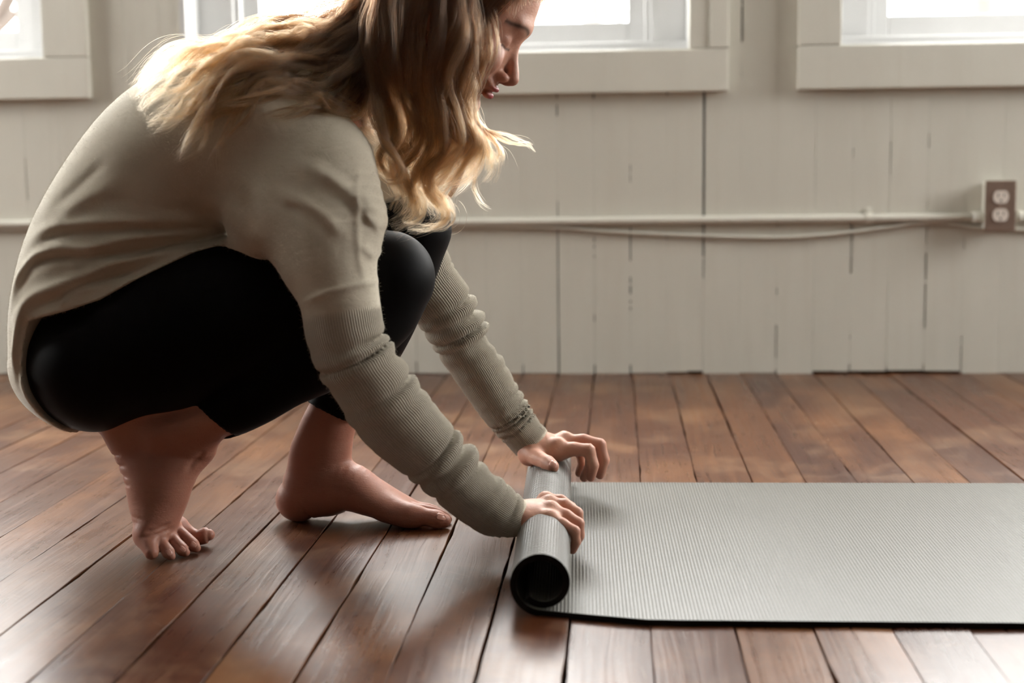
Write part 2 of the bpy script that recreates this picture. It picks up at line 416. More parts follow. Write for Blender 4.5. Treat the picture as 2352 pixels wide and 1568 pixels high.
class Loft:
    """body of elliptical sections along a centre line; ra in the `up` direction, rb across it"""
    def __init__(s, C, ra, rb=None, up=None, sub=5, disp=None, k=0.0):
        C = np.array(C, float); ra = np.array(ra, float); rb = ra if rb is None else np.array(rb, float)
        n = len(C); m = (n-1)*sub+1; t = np.linspace(0, n-1, m)
        s.C = spline(C, t); s.ra = np.maximum(spline(ra, t), 1e-3); s.rb = np.maximum(spline(rb, t), 1e-3)
        T = np.gradient(s.C, axis=0); T /= np.linalg.norm(T, axis=1)[:, None]; s.T = T
        if up is None: up = [0, 1, 0.01]
        up = np.array(up, float)
        Uv = spline(up, t) if up.ndim == 2 else np.repeat(up[None], m, 0)
        U = Uv-(Uv*T).sum(1)[:, None]*T; s.U = U/np.linalg.norm(U, axis=1)[:, None]
        s.m = m; s.disp = disp
        for nm in ('C', 'ra', 'rb', 'T', 'U'): setattr(s, nm, getattr(s, nm).astype(F4))
    def bounds(s):
        r = np.maximum(s.ra, s.rb)[:, None]; return (s.C-r).min(0), (s.C+r).max(0)
    def nearest(s, P):
        best = np.full(len(P), 9e9, F4); bi = np.zeros(len(P), np.int32); bt = np.zeros(len(P), F4)
        for i in range(s.m-1):
            a, b = s.C[i], s.C[i+1]; ab = b-a; L2 = ab@ab
            Q = P-a; e = Q@ab; h = np.clip(e*(1/L2), 0, 1); d = np.einsum('ij,ij->i', Q, Q)-h*(2*e-h*L2)
            m = d < best; best = np.where(m, d, best); bi[m] = i; bt[m] = h[m]
        return bi, bt
    def local(s, P):
        i, h = s.nearest(P); h1 = h[:, None]; L = lambda A: A[i]*(1-h1)+A[i+1]*h1
        c, T, U = L(s.C), L(s.T), L(s.U)
        T = T/np.linalg.norm(T, axis=1)[:, None]; U = U-(U*T).sum(1)[:, None]*T; U = U/np.linalg.norm(U, axis=1)[:, None]
        q = P-c; a = s.ra[i]*(1-h)+s.ra[i+1]*h; b = s.rb[i]*(1-h)+s.rb[i+1]*h
        w = (q*T).sum(1); u = (q*U).sum(1); v = (q*np.cross(T, U)).sum(1)
        return (i+h)/(s.m-1), u, v, w, a, b
    def __call__(s, P):
        t, u, v, w, a, b = s.local(P); c = np.minimum(a, b)
        end = (t <= 1e-6) | (t >= 1-1e-6); w = np.where(end, w, 0.0)
        if s.disp is not None:
            dl = s.disp(t, u/a, v/b); a = a+dl; b = b+dl
        x, y, z = u/a, v/b, w/c
        k0 = np.sqrt(x*x+y*y+z*z)+1e-9; k1 = np.sqrt((x/a)**2+(y/b)**2+(z/c)**2)+1e-9
        return k0*(k0-1)/k1
class Ell:
    def __init__(s, c, r, ax=None):
        s.c = np.array(c, F4); s.r = (np.array(r, float)*np.ones(3)).astype(F4); s.A = (np.eye(3) if ax is None else np.array(ax)).astype(F4)
    def bounds(s): return s.c-s.r.max(), s.c+s.r.max()
    def __call__(s, P):
        q = ((P-s.c)@s.A.T)/s.r; k0 = np.linalg.norm(q, axis=1)+1e-9; k1 = np.linalg.norm(q/s.r, axis=1)+1e-9
        return k0*(k0-1)/k1
def field(ops, P, pad=0.03, post=None):
    """ops: list of (prim, k, mode); prims are only evaluated near themselves"""
    d = np.full(len(P), BIG, F4)
    for prim, k, mode in ops:
        lo, hi = prim.bounds(); e = pad+max(k, 0)
        m = np.all((P > lo-e) & (P < hi+e), axis=1)
        if not m.any(): continue
        Q = P[m]; v = prim(Q)
        if mode == '+': d[m] = smin(d[m], v, k)
        elif mode == '-': d[m] = smax(d[m], -v, k)
    if post is not None: d = post(P, d)
    return d
def polygonise(f, lo, hi, h, B=8, slack=1.0):
    lo = np.array(lo, float); nb = np.ceil((np.array(hi)-lo)/(h*B)).astype(int); n = nb*B+1
    ctr = [lo[a]+(np.arange(nb[a])+0.5)*h*B for a in range(3)]
    X = np.stack(np.meshgrid(*ctr, indexing='ij'), -1).reshape(-1, 3)
    dc = par(f, X); act = np.abs(dc) < h*B*0.87*1.25*slack+0.004
    G = np.empty(n, np.float32)
    sg = np.where(dc < 0, -BIG, BIG).reshape(nb).astype(np.float32)
    G[:-1, :-1, :-1] = np.repeat(np.repeat(np.repeat(sg, B, 0), B, 1), B, 2)
    G[-1] = BIG; G[:, -1] = BIG; G[:, :, -1] = BIG
    ids = np.argwhere(act.reshape(nb))
    off = np.stack(np.meshgrid(*[np.arange(B+1)]*3, indexing='ij'), -1).reshape(-1, 3)
    for c0 in range(0, len(ids), 4000):
        blk = ids[c0:c0+4000]; I = (blk[:, None]*B+off[None]).reshape(-1, 3)
        v = par(f, lo+I*h); G[I[:, 0], I[:, 1], I[:, 2]] = v
    s = G < 0
    cells = np.zeros(np.array(n)-1, bool); al = np.ones_like(cells)
    for a in (0, 1):
        for b in (0, 1):
            for c in (0, 1):
                x = s[a:n[0]-1+a, b:n[1]-1+b, c:n[2]-1+c]; cells |= x; al &= x
    cells &= ~al
    ci = np.argwhere(cells); idx = np.full(cells.shape, -1, np.int64); idx[tuple(ci.T)] = np.arange(len(ci))
    acc = np.zeros((len(ci), 3)); cnt = np.zeros(len(ci))
    cor = [(a, b, c) for a in (0, 1) for b in (0, 1) for c in (0, 1)]
    val = {q: G[ci[:, 0]+q[0], ci[:, 1]+q[1], ci[:, 2]+q[2]].astype(float) for q in cor}
    for p in cor:
        for ax in range(3):
            if p[ax]: continue
            q = list(p); q[ax] = 1; q = tuple(q); a, b = val[p], val[q]; m = (a < 0) != (b < 0)
            t = np.where(m, a/np.where(m, a-b, 1), 0.0); t = np.clip(t, 0, 1)
            pos = np.repeat(np.array(p, float)[None], len(ci), 0); pos[:, ax] = t
            acc += pos*m[:, None]; cnt += m
    V = lo+(ci+acc/cnt[:, None])*h
    F = []
    for ax in range(3):
        sl0 = [slice(1, n[k]-1) for k in range(3)]; sl0[ax] = slice(0, n[ax]-1); sl1 = list(sl0); sl1[ax] = slice(1, n[ax])
        A, Bv = s[tuple(sl0)], s[tuple(sl1)]; u, w = (ax+1) % 3, (ax+2) % 3
        for inside_first in (True, False):
            e = np.argwhere(A & ~Bv if inside_first else ~A & Bv)
            for k in range(3):
                if k != ax: e[:, k] += 1
            def cell(du, dw):
                c = e.copy(); c[:, u] += du; c[:, w] += dw; return idx[c[:, 0], c[:, 1], c[:, 2]]
            q = np.stack([cell(-1, -1), cell(0, -1), cell(0, 0), cell(-1, 0)], 1)
            F.append(q if inside_first else q[:, ::-1])
    F = np.concatenate(F); F = F[(F >= 0).all(1)]
    return V, F
def refine(V, F, f, it=2, snap=1, e=0.0006, lam=0.5):
    """a little smoothing, then back onto the surface"""
    n = len(V); E = np.concatenate([F[:, [0, 1]], F[:, [1, 2]], F[:, [2, 3]], F[:, [3, 0]]])
    deg = np.bincount(E.ravel(), minlength=n)[:, None]+1e-9
    for _ in range(it):
        sm = np.stack([np.bincount(E[:, 0], V[E[:, 1], a], n)+np.bincount(E[:, 1], V[E[:, 0], a], n) for a in range(3)], 1)
        V = V+lam*(sm/deg-V)
    for _ in range(snap):
        d = par(f, V).astype(float); g = np.stack([(par(f, V+e*np.eye(3)[a])-d)/e for a in range(3)], 1)
        V = V-np.clip(d, -0.004, 0.004)[:, None]*g/np.maximum((g*g).sum(1), 0.3)[:, None]
    return V
def sdfmesh(name, f, lo, hi, h, mat, parent=None, it=2, snap=0, attrs=None, keep=True):
    V, F = polygonise(f, lo, hi, h); V = refine(V, F, f, it, snap)
    if keep:                                            # only the largest connected piece
        lab = np.arange(len(V)); E = np.concatenate([F[:, [0, 1]], F[:, [1, 2]], F[:, [2, 3]]])
        while True:
            m = np.minimum(lab[E[:, 0]], lab[E[:, 1]]); old = lab.copy()
            np.minimum.at(lab, E[:, 0], m); np.minimum.at(lab, E[:, 1], m); lab = lab[lab]; lab = lab[lab]
            if (old == lab).all(): break
        big = np.bincount(lab).argmax(); kv = lab == big
        F = F[kv[F[:, 0]]]; re = np.cumsum(kv)-1; V = V[kv]; F = re[F]
    _log(name, len(V))
    me = bpy.data.meshes.new(name); me.vertices.add(len(V)); me.vertices.foreach_set('co', V.astype(np.float32).ravel())
    me.loops.add(F.size); me.loops.foreach_set('vertex_index', F.astype(np.int32).ravel())
    me.polygons.add(len(F)); me.polygons.foreach_set('loop_start', np.arange(0, F.size, 4, dtype=np.int32))
    me.polygons.foreach_set('use_smooth', np.ones(len(F), bool)); me.update(calc_edges=True); me.validate()
    for an, fn in (attrs or {}).items():
        vals = np.asarray(fn(V), np.float32)
        at_ = me.attributes.new(an, 'FLOAT' if vals.ndim == 1 else 'FLOAT_COLOR', 'POINT')
        at_.data.foreach_set('value' if vals.ndim == 1 else 'color', vals.ravel())
    return link(name, me, mat, parent)
# ------------------------------------------------------------------ yoga mat: one rolled sheet
def mat_material():
    t = NT('dark_grey_mat_foam'); tc = t.n('ShaderNodeTexCoord'); uv = t.n('ShaderNodeAttribute', attribute_name='sheet')
    sep = t.n('ShaderNodeSeparateXYZ'); t.l(uv.outputs['Vector'], sep.inputs[0])
    s, y, side = sep.outputs[0], sep.outputs[1], sep.outputs[2]
    rib = t.math('SINE', t.math('MULTIPLY', s, 2*math.pi/0.0042))
    nub = t.math('MULTIPLY', t.math('SINE', t.math('MULTIPLY', s, 2*math.pi/0.0064)), t.math('SINE', t.math('MULTIPLY', y, 2*math.pi/0.0064)))
    brk = t.noise(t.coord((300, 90, 1), src=uv.outputs['Vector']), 1.0, 2)
    ribh = t.math('ADD', t.math('MULTIPLY', rib, 0.6), brk)
    n1 = t.bump(ribh, 0.0011, 0.42); n2 = t.bump(nub, 0.0014, 0.7)
    mx = t.n('ShaderNodeMix', data_type='VECTOR'); t.l(side, mx.inputs[0]); t.l(n1, mx.inputs[4]); t.l(n2, mx.inputs[5])
    t.inp('Normal', mx.outputs[1])
    g = t.noise(t.coord((500, 500, 1), src=uv.outputs['Vector']), 1.0, 3)
    big = t.noise(uv.outputs['Vector'], 5.0, 3)
    c = t.mix(g, (0.090, 0.087, 0.074), (0.122, 0.117, 0.102)); c = t.mix(t.math('MULTIPLY', big, 0.3), c, (0.205, 0.198, 0.18))
    crease = t.math('MULTIPLY', t.ramp(rib, [(0.0, 1.0), (0.22, 0.0)]), 0.38)
    c = t.mix(t.math('MULTIPLY', crease, t.math('SUBTRACT', 1.0, side)), c, (0.04, 0.038, 0.035))
    c = t.mix(t.math('MULTIPLY', side, 0.5), c, (0.045, 0.043, 0.036))
    t.inp('Base Color', c); t.inp('Roughness', t.math('SUBTRACT', 0.38, t.math('MULTIPLY', side, 0.08))); t.inp('Specular IOR Level', t.math('ADD', 0.5, t.math('MULTIPLY', side, 0.5)))
    return t.m
M_MAT = mat_material()
RO, TH = 0.0375, 0.0072
_a, _b = onfloor(1290, 1436), onfloor(2352, 1445)
mdir = unit(_b-_a); mnrm = np.array([-mdir[1], mdir[0], 0])
_cn = at(1243, 1342, 1.52); _cn[2] = RO
MORG = _cn.copy(); MORG = _a+mdir*((_cn-_a)@mdir); MORG[2] = 0
far = onfloor(1700, 1108, TH); MW = float((far-MORG)@mnrm)
_fr = at(1266, 1076, MORG[1]+MW); RSK = float((_fr-MORG)@mdir)            # drift of the roll axis across the width
def build_mat():
    prof = []; turns = 1.12; n = 130
    # inner end of the spiral -> outside -> flat sheet; each entry: centre-line point, normal (towards the sheet's top), length
    for i in range(n+1):
        q = i/n; ang = -math.pi/2-turns*2*math.pi*(1-q); r = RO-TH/2-(TH+0.0012)*turns*(1-q)
        prof.append((r*math.cos(ang), RO+r*math.sin(ang)))
    L = 2.4; m = 40
    for i in range(1, m+1): prof.append((L*(i/m)**1.6, TH/2))
    prof = np.array(prof); s = np.concatenate([[0], np.cumsum(np.linalg.norm(np.diff(prof, axis=0), axis=1))])
    T = np.gradient(prof, axis=0); T /= np.linalg.norm(T, axis=1)[:, None]; N = np.stack([-T[:, 1], T[:, 0]], 1)
    top, bot = prof+N*TH/2, prof-N*TH/2; K = len(prof); ny = 14
    V, F, U = [], [], []
    for j in range(ny+1):
        w = j/ny*MW
        for (P, sd) in ((top, 0.0), (bot, 1.0)):
            for k in range(K):
                k_in = max(0.0, 1-k/n) if k <= n else 0.0
                tele = (0.030*(1.0 if k <= n else max(0.0, 1-P[k, 0]/0.12))+0.006*k_in)*(1-j/ny)
                sk = RSK*(j/ny)*(1.0 if k <= n else max(0.0, 1-(P[k, 0]/0.5)))
                p = MORG+mdir*(P[k, 0]+sk)+mnrm*(w+tele); V.append((p[0], p[1], P[k, 1]))
                U.append((s[k], w, sd if k < n+1 else sd))
    idx = lambda j, sd, k: (j*2+sd)*K+k
    for j in range(ny):
        for k in range(K-1):
            F.append((idx(j,0,k), idx(j,0,k+1), idx(j+1,0,k+1), idx(j+1,0,k)))
            F.append((idx(j,1,k), idx(j+1,1,k), idx(j+1,1,k+1), idx(j,1,k+1)))
        for k in (0, K-1): F.append((idx(j,0,k), idx(j+1,0,k), idx(j+1,1,k), idx(j,1,k)))
    for j in (0, ny):
        for k in range(K-1): F.append((idx(j,0,k), idx(j,1,k), idx(j,1,k+1), idx(j,0,k+1)))
    o = mesh('yoga_mat', V, F, M_MAT, smooth=True); o.data.materials.append(plain('mat_edge_shade', (0.012, 0.010, 0.009), 0.8, spec=0.1)); nf = len(F)  # side edges painted black to stand for the shade on them
    for p in o.data.polygons[nf-2*(K-1):]: p.material_index = 1
    a = o.data.attributes.new('sheet', 'FLOAT_VECTOR', 'POINT'); a.data.foreach_set('vector', np.array(U, np.float32).ravel())
    bm = bmesh.new(); bm.from_mesh(o.data); bmesh.ops.recalc_face_normals(bm, faces=bm.faces[:]); bm.to_mesh(o.data); bm.free()
    o.data.set_sharp_from_angle(angle=math.radians(50))
    tag(o, 'dark grey ribbed yoga mat on the plank floor, left end rolled up under both hands', 'yoga mat')
    return o
build_mat()

# ------------------------------------------------------------------ socket, conduit and cable on the back wall
M_PLATE = plain('brown_steel_plate', (0.30, 0.215, 0.17), 0.38, 0.55)
M_IVORY = plain('ivory_plastic', (0.74, 0.67, 0.60), 0.35)
M_SLOT = plain('slot_black', (0.02, 0.016, 0.014), 0.6)
def outlet():
    Yp = WALL-0.052
    c = at(2298, 473, Yp); r = empty('wall_outlet', (c[0], WALL, c[2]))
    tag(r, 'brown steel wall outlet box with two ivory sockets, right of the white conduit', 'outlet')
    hw, hh = 0.0345, 0.0575
    def bx(nm, x0, x1, y0, y1, z0, z1, m, par=r, bev=0.0): return box(nm, x0, x1, y0, y1, z0, z1, m, par, bevel=bev)
    bx('back_box', -hw+.005, hw-.005, -0.047, -0.0005, -hh+.005, hh-.005, M_CASE, bev=.003)
    bx('cover_plate', -hw, hw, -0.053, -0.047, -hh, hh, M_PLATE, bev=.0025)
    for zc in (0.0205, -0.0205):
        n = 40; V = []; F = []
        for y in (-0.0535, -0.0555):
            for k in range(n):
                q = 2*math.pi*k/n; V.append((0.0172*math.cos(q), y, max(-0.0142, min(0.0142, 0.0172*math.sin(q)))+zc))
        F = [tuple(range(n, 2*n))] + [(k, (k+1) % n, n+(k+1) % n, n+k) for k in range(n)]
        f = mesh('socket', V, F, M_IVORY, r)
        bx('slot', -0.0078, -0.0055, -0.0559, -0.0552, zc-.0005, zc+.0085, M_SLOT, f); bx('slot', 0.0055, 0.0074, -0.0559, -0.0552, zc+.0005, zc+.008, M_SLOT, f)
        V = [(0.0024*math.cos(a), -0.0559, zc-0.0078+0.0026*math.sin(a)) for a in np.linspace(0, 2*math.pi, 12, endpoint=False)]
        mesh('slot', V, [tuple(range(12))], M_SLOT, f)
    tube('screw', [(0, -0.0525, 0), (0, -0.0545, 0)], 0.0028, M_PLATE, r, 10)
    return c
OC = outlet()
def conduit():
    r = empty('conduit_pipe', (0, WALL-0.011, 0))
    tag(r, 'white painted conduit pipe running along the back wall to the outlet', 'pipe')
    pts = [at(px, py, WALL-0.0105) for px, py in ((-1900, 536), (-600, 522), (0, 514.5), (520, 512.5), (1037, 510.5), (1500, 506), (1900, 502), (2240, 498.5))]
    P = spline(pts, np.linspace(0, len(pts)-1, 60))-np.array([0, WALL-0.011, 0]); tube('pipe', P, 0.0098, M_CASE, r, 14)
    P = [at(2233, 498.6, WALL-.0115)-np.array([0, WALL-.011, 0]), at(2258, 498.4, WALL-.0115)-np.array([0, WALL-.011, 0])]
    tube('connector', P, 0.0125, M_CASE, r, 12)
    c = at(1996, 501, WALL-0.0105)-np.array([0, WALL-.011, 0])
    V = []; F = []; n = 16
    for k in range(n+1):
        q = -0.6+(math.pi+1.2)*k/n
        for x in (-0.007, 0.007):
            for rr in (0.0102, 0.0125): V.append((c[0]+x, c[1]-rr*math.sin(q)*0.95, c[2]+rr*math.cos(q)))
    for k in range(n):
        a = k*4; F += [(a, a+4, a+6, a+2), (a+1, a+3, a+7, a+5), (a, a+1, a+5, a+4), (a+2, a+6, a+7, a+3)]
    st = mesh('strap', V, F, M_CASE, r)
    box('strap_tab', c[0]-.007, c[0]+.007, c[1]+.006, c[1]+.0105, c[2]+.008, c[2]+.024, M_CASE, st, bevel=.001)
    tube('screw', [(c[0]+.001, c[1]+.008, c[2]+.018), (c[0]+.001, c[1]+.002, c[2]+.018)], 0.0035, M_CASE, st, 10)
    r2 = empty('conduit_pipe', (0, WALL-.011, 0)); tag(r2, 'short stub of conduit leaving the outlet towards the right edge', 'pipe')
    P = [at(px, py, WALL-.0105)-np.array([0, WALL-.011, 0]) for px, py in ((2334, 496.5), (2360, 495.5), (2900, 490))]
    tube('pipe', P, 0.0098, M_CASE, r2, 14); tube('connector', [P[0], P[0]+(P[1]-P[0])*0.5], 0.0125, M_CASE, r2, 12)
conduit()
def cable():
    r = empty('cable', (0, WALL-.005, 0)); tag(r, 'thin white cable sagging beneath the conduit pipe on the wall', 'cable')
    o = np.array([0, WALL-.005, 0])
    px = ((-300, 538), (0, 527.5), (520, 524), (1037, 522), (1277, 523), (1400, 532), (1610, 541), (1775, 545), (1900, 538.5), (2035, 522.5), (2116, 511.5), (2180, 513), (2250, 523), (2400, 529))
    P = spline([at(a, b, WALL-.0075)-o for a, b in px], np.linspace(0, len(px)-1, 90)); tube('wire', P, 0.0040, M_CASE, r, 8)
    for a, b in ((1277, 523), (2116, 511.5)):
        c = at(a, b, WALL-.0045)-o
        bm = bmesh.new(); boxbm(bm, c[0]-.004, c[0]+.004, c[1]-.005, c[1]+.0035, c[2]-.006, c[2]+.005); frombm('clip', bm, M_WHITE, r, bevel=.0018)
cable()

# ------------------------------------------------------------------ outside: snowy ground and bare trees
M_SNOW = plain('snow', (0.85, 0.84, 0.82), 0.8); M_BARK = plain('grey_brown_bark', (0.030, 0.020, 0.014), 0.85); M_BARK2 = plain('pale_bark', (0.055, 0.049, 0.043), 0.85)
gs = random.Random(5); V = []; F = []; n = 24
for a in range(n+1):
    for b in range(n+1): V.append((-22+44*a/n, WALL+0.32+26*b/n, -0.35+gs.uniform(-.1, .1)))
for a in range(n):
    for b in range(n): F.append((a*(n+1)+b, (a+1)*(n+1)+b, (a+1)*(n+1)+b+1, a*(n+1)+b+1))
mesh('ground', V, F, M_SNOW, kind='structure', smooth=True)
def tree(px, py, Y, hgt, rad, mat, label, lean, seed):
    base = at(px, py, Y); base[2] = -0.4; r = empty('bare_tree', base); tag(r, label, 'tree', None)
    q = random.Random(seed); tr = [np.array([lean*z+0.05*math.sin(z*2+seed), 0.02*z, z]) for z in np.linspace(0, hgt, 12)]
    tube('trunk', tr, [rad*(1-0.75*i/11) for i in range(12)], mat, r, 10)
    for k in range(9):
        i = q.randint(3, 10); d = unit(np.array([q.uniform(-1, 1), q.uniform(-.5, .5), q.uniform(.2, .8)])); L = q.uniform(.5, 1.3)*hgt/4
        P = [tr[i]+d*L*s+np.array([0, 0, .15*L*s*s]) for s in np.linspace(0, 1, 7)]
        tube('branch', P, [rad*.4*(1-.85*s)+.004 for s in np.linspace(0, 1, 7)], mat, r, 7)
tree(2325, 60, 9.0, 4.2, 0.10, M_BARK2, 'pale bare tree outside the right-hand window', -0.10, 3)
tree(-345, 40, 7.5, 4.4, 0.06, M_BARK, 'brown leaning bare tree outside the left-hand window', 0.50, 8)
tree(1345, 30, 14.0, 4.5, 0.12, M_BARK2, 'distant bare tree outside the middle window behind the woman', 0.04, 11)
# ------------------------------------------------------------------ the woman: fields of body and clothes
def st(rows):
    """rows of (px, py, in-plane radius px, Y, depth radius m) -> Loft"""
    return (np.array([at(r[0], r[1], r[3]) for r in rows]), [r[4] for r in rows], [mm(r[2], r[3]) for r in rows])
def limb(rows, **kw):
    C, ra, rb = st(rows); return Loft(C, ra, rb, **kw)
def pairs(rows, **kw):
    return limb([((a+c)/2, (b+d)/2, math.hypot(a-c, b-d)/2, Y, dp) for a, b, c, d, Y, dp in rows], **kw)
def finger(rows, **kw):
    """rows of (px, py, Y, radius px)"""
    C = np.array([at(r[0], r[1], r[2]) for r in rows]); r = [mm(r[3], r[2]) for r in rows]
    return Loft(C, r, r, sub=4, **kw)
def digit(rows, waist=.955, knob=1.03):
    """a finger with straight phalanges, fuller at the joints; same rows as finger()"""
    C = [at(q[0], q[1], q[2]) for q in rows]; r = [mm(q[3], q[2]) for q in rows]; P = [C[0]]; R = [r[0]]; n = len(C)
    for i in range(n-1):
        last = i == n-2
        for f in (.22, .5, .80):
            P.append(C[i]+(C[i+1]-C[i])*f); m = r[i]+(r[i+1]-r[i])*f; R.append(m*(waist if f == .5 and not last else (1.0 if not last else 1.04)))
        P.append(C[i+1]); R.append(r[i+1]*(knob if 0 < i+1 < n-1 else 1))
    return Loft(P, R, R, sub=2)

# legs, as the leggings show them
NEAR_THIGH = limb([(232, 822, 154, 1.775, .100), (400, 764, 184, 1.775, .094), (565, 712, 168, 1.785, .085), (740, 664, 128, 1.795, .070), (868, 636, 108, 1.80, .058), (896, 633, 104, 1.80, .055)])
NEAR_SHIN = limb([(893, 640, 104, 1.80, .055), (852, 706, 112, 1.80, .056), (752, 792, 104, 1.795, .058), (650, 850, 92, 1.79, .056), (570, 904, 84, 1.785, .048), (505, 942, 72, 1.785, .041), (430, 968, 52, 1.785, .036), (378, 985, 44, 1.785, .033)])
FAR_THIGH = limb([(240, 815, 145, 1.94, .095), (410, 728, 172, 1.945, .090), (620, 636, 152, 1.95, .080), (810, 560, 108, 1.955, .066), (930, 525, 80, 1.955, .055), (958, 524, 76, 1.955, .052)])
FAR_SHIN = limb([(958, 530, 76, 1.955, .052), (940, 590, 76, 1.955, .052), (880, 720, 84, 1.955, .055), (826, 830, 78, 1.955, .050), (778, 925, 68, 1.953, .040), (752, 985, 72, 1.95, .035), (735, 1045, 80, 1.95, .033), (712, 1105, 68, 1.95, .031)])
PELVIS = Ell(at(245, 808, 1.86), (mm(158, 1.86), .158, mm(168, 1.86)))
BUTT_N = Ell(at(220, 852, 1.775), (mm(130, 1.78), .080, mm(138, 1.78)))
BUTT_F = Ell(at(222, 850, 1.945), (mm(130, 1.94), .080, mm(138, 1.94)))
LEGS = [(PELVIS, 0, '+'), (BUTT_N, .03, '+'), (BUTT_F, .03, '+'), (NEAR_THIGH, .025, '+'), (FAR_THIGH, .025, '+'), (NEAR_SHIN, .012, '+'), (FAR_SHIN, .012, '+')]

# torso and sleeves, as the sweater shows them
TORSO_ROWS = [(208, 818, 152, 1.86, .166), (226, 702, 168, 1.86, .172), (268, 588, 186, 1.86, .165), (343, 473, 198, 1.86, .158), (430, 373, 200, 1.86, .158), (547, 300, 190, 1.86, .166), (665, 242, 158, 1.86, .165), (745, 205, 120, 1.86, .120), (790, 190, 90, 1.86, .075)]
TORSO = limb(TORSO_ROWS)
def scallop(N, amp, t0, t1, tilt=1.0, seed=0):
    def f(t, x, y):
        n = np.sqrt(x*x+y*y)+1e-6; yn = y/n; xn = x/n
        ph = 2*math.pi*N*(t+0.018*np.sin(t*41+seed)+0.010*np.sin(t*77+2*seed))+tilt*xn-1.1*yn
        w = (0.30+0.70*np.clip(yn*0.9+0.25, 0, 1))*np.clip((t-t0)/0.06, 0, 1)*np.clip((t1-t)/0.05, 0, 1)
        band = 0.55+0.45*np.sin(t*23+seed*3)
        return amp*w*band*(np.sin(ph)+0.30*np.sin(2*ph+1.2))-0.3*amp*w
    return f
N_SL = [(795, 262, 480, 430, 1.765, .060), (868, 350, 520, 535, 1.735, .066), (880, 450, 600, 596, 1.715, .064), (864, 560, 655, 660, 1.700, .058), (868, 648, 690, 716, 1.692, .050),
        (884, 738, 703, 792, 1.690, .047), (908, 805, 727, 852, 1.692, .046), (960, 873, 776, 936, 1.698, .045), (1008, 930, 832, 1010, 1.706, .043), (1048, 985, 907, 1072, 1.714, .041),
        (1100, 1040, 966, 1118, 1.722, .039), (1150, 1088, 1046, 1190, 1.730, .036), (1188, 1124, 1120, 1237, 1.737, .033), (1208, 1150, 1178, 1246, 1.742, .030)]
NEAR_SLEEVE = pairs(N_SL, sub=6, disp=scallop(17, .0068, .36, .985, 0.9, 1))
F_SL = [(820, 180, 640, 360, 1.93, .075), (905, 320, 750, 440, 1.965, .064), (975, 465, 840, 565, 2.01, .054), (1036, 590, 902, 682, 2.03, .047), (1086, 670, 962, 754, 2.040, .042), (1132, 770, 1019, 839, 2.050, .039), (1190, 878, 1086, 937, 2.056, .036), (1216, 932, 1130, 988, 2.060, .033), (1240, 962, 1160, 1022, 2.062, .030), (1260, 990, 1190, 1052, 2.064, .028)]
FAR_SLEEVE = pairs(F_SL, sub=6, disp=scallop(21, .0072, .30, .97, 0.8, 5))
HEM = np.array([(150, 1010), (146, 984), (112, 945), (88, 895), (77, 845), (81, 790), (99, 727), (170, 709), (250, 683), (330, 637), (440, 581), (560, 545), (690, 560), (780, 470), (1000, 420), (1000, -500), (-400, -500), (-400, 1100), (140, 1100)], float)
HEMW = np.array([at(x, y, 1.74)[[0, 2]] for x, y in HEM], F4)
def poly_sd(Q, W):
    d = np.full(len(Q), 9e9, F4); ins = np.zeros(len(Q), bool)
    for i in range(len(W)):
        a, b = W[i], W[(i+1) % len(W)]; ab = b-a; h = np.clip(((Q-a)@ab)/(ab@ab), 0, 1); q = Q-a-h[:, None]*ab
        d = np.minimum(d, (q*q).sum(1))
        c = ((a[1] > Q[:, 1]) != (b[1] > Q[:, 1])); x = a[0]+(Q[:, 1]-a[1])/(b[1]-a[1]+1e-12)*(b[0]-a[0]); ins ^= c & (Q[:, 0] < x)
    return np.where(ins, -1, 1)*np.sqrt(d)
def crease(rows, amp, w, Y=1.72, ymax=1.90):
    """a fold across the near side: amp > 0 ridge, < 0 groove"""
    W = np.array([at(x, y, Y)[[0, 2]] for x, y in rows]); W = spline(W, np.linspace(0, len(W)-1, 5*(len(W)-1)+1))
    L = np.linspace(0, 1, len(W))
    def f(P):
        lo, hi = W.min(0)-3*w, W.max(0)+3*w; Q = P[:, [0, 2]]; m = np.all((Q > lo) & (Q < hi), 1) & (P[:, 1] < ymax); out = np.zeros(len(P))
        if not m.any(): return out
        Q = Q[m]; d2 = np.full(len(Q), 9e9); tt = np.zeros(len(Q))
        for i in range(len(W)-1):
            a, b = W[i], W[i+1]; ab = b-a; h = np.clip(((Q-a)@ab)/(ab@ab), 0, 1); q = Q-a-h[:, None]*ab; e = (q*q).sum(1); k = e < d2; d2 = np.where(k, e, d2); tt[k] = L[i]+h[k]*(L[1]-L[0])
        taper = np.clip(np.minimum(tt, 1-tt)*4+0.12, 0, 1); out[m] = amp*taper*np.exp(-d2/(w*w))*np.clip((ymax-P[m, 1])/0.06, 0, 1)
        return out
    return f
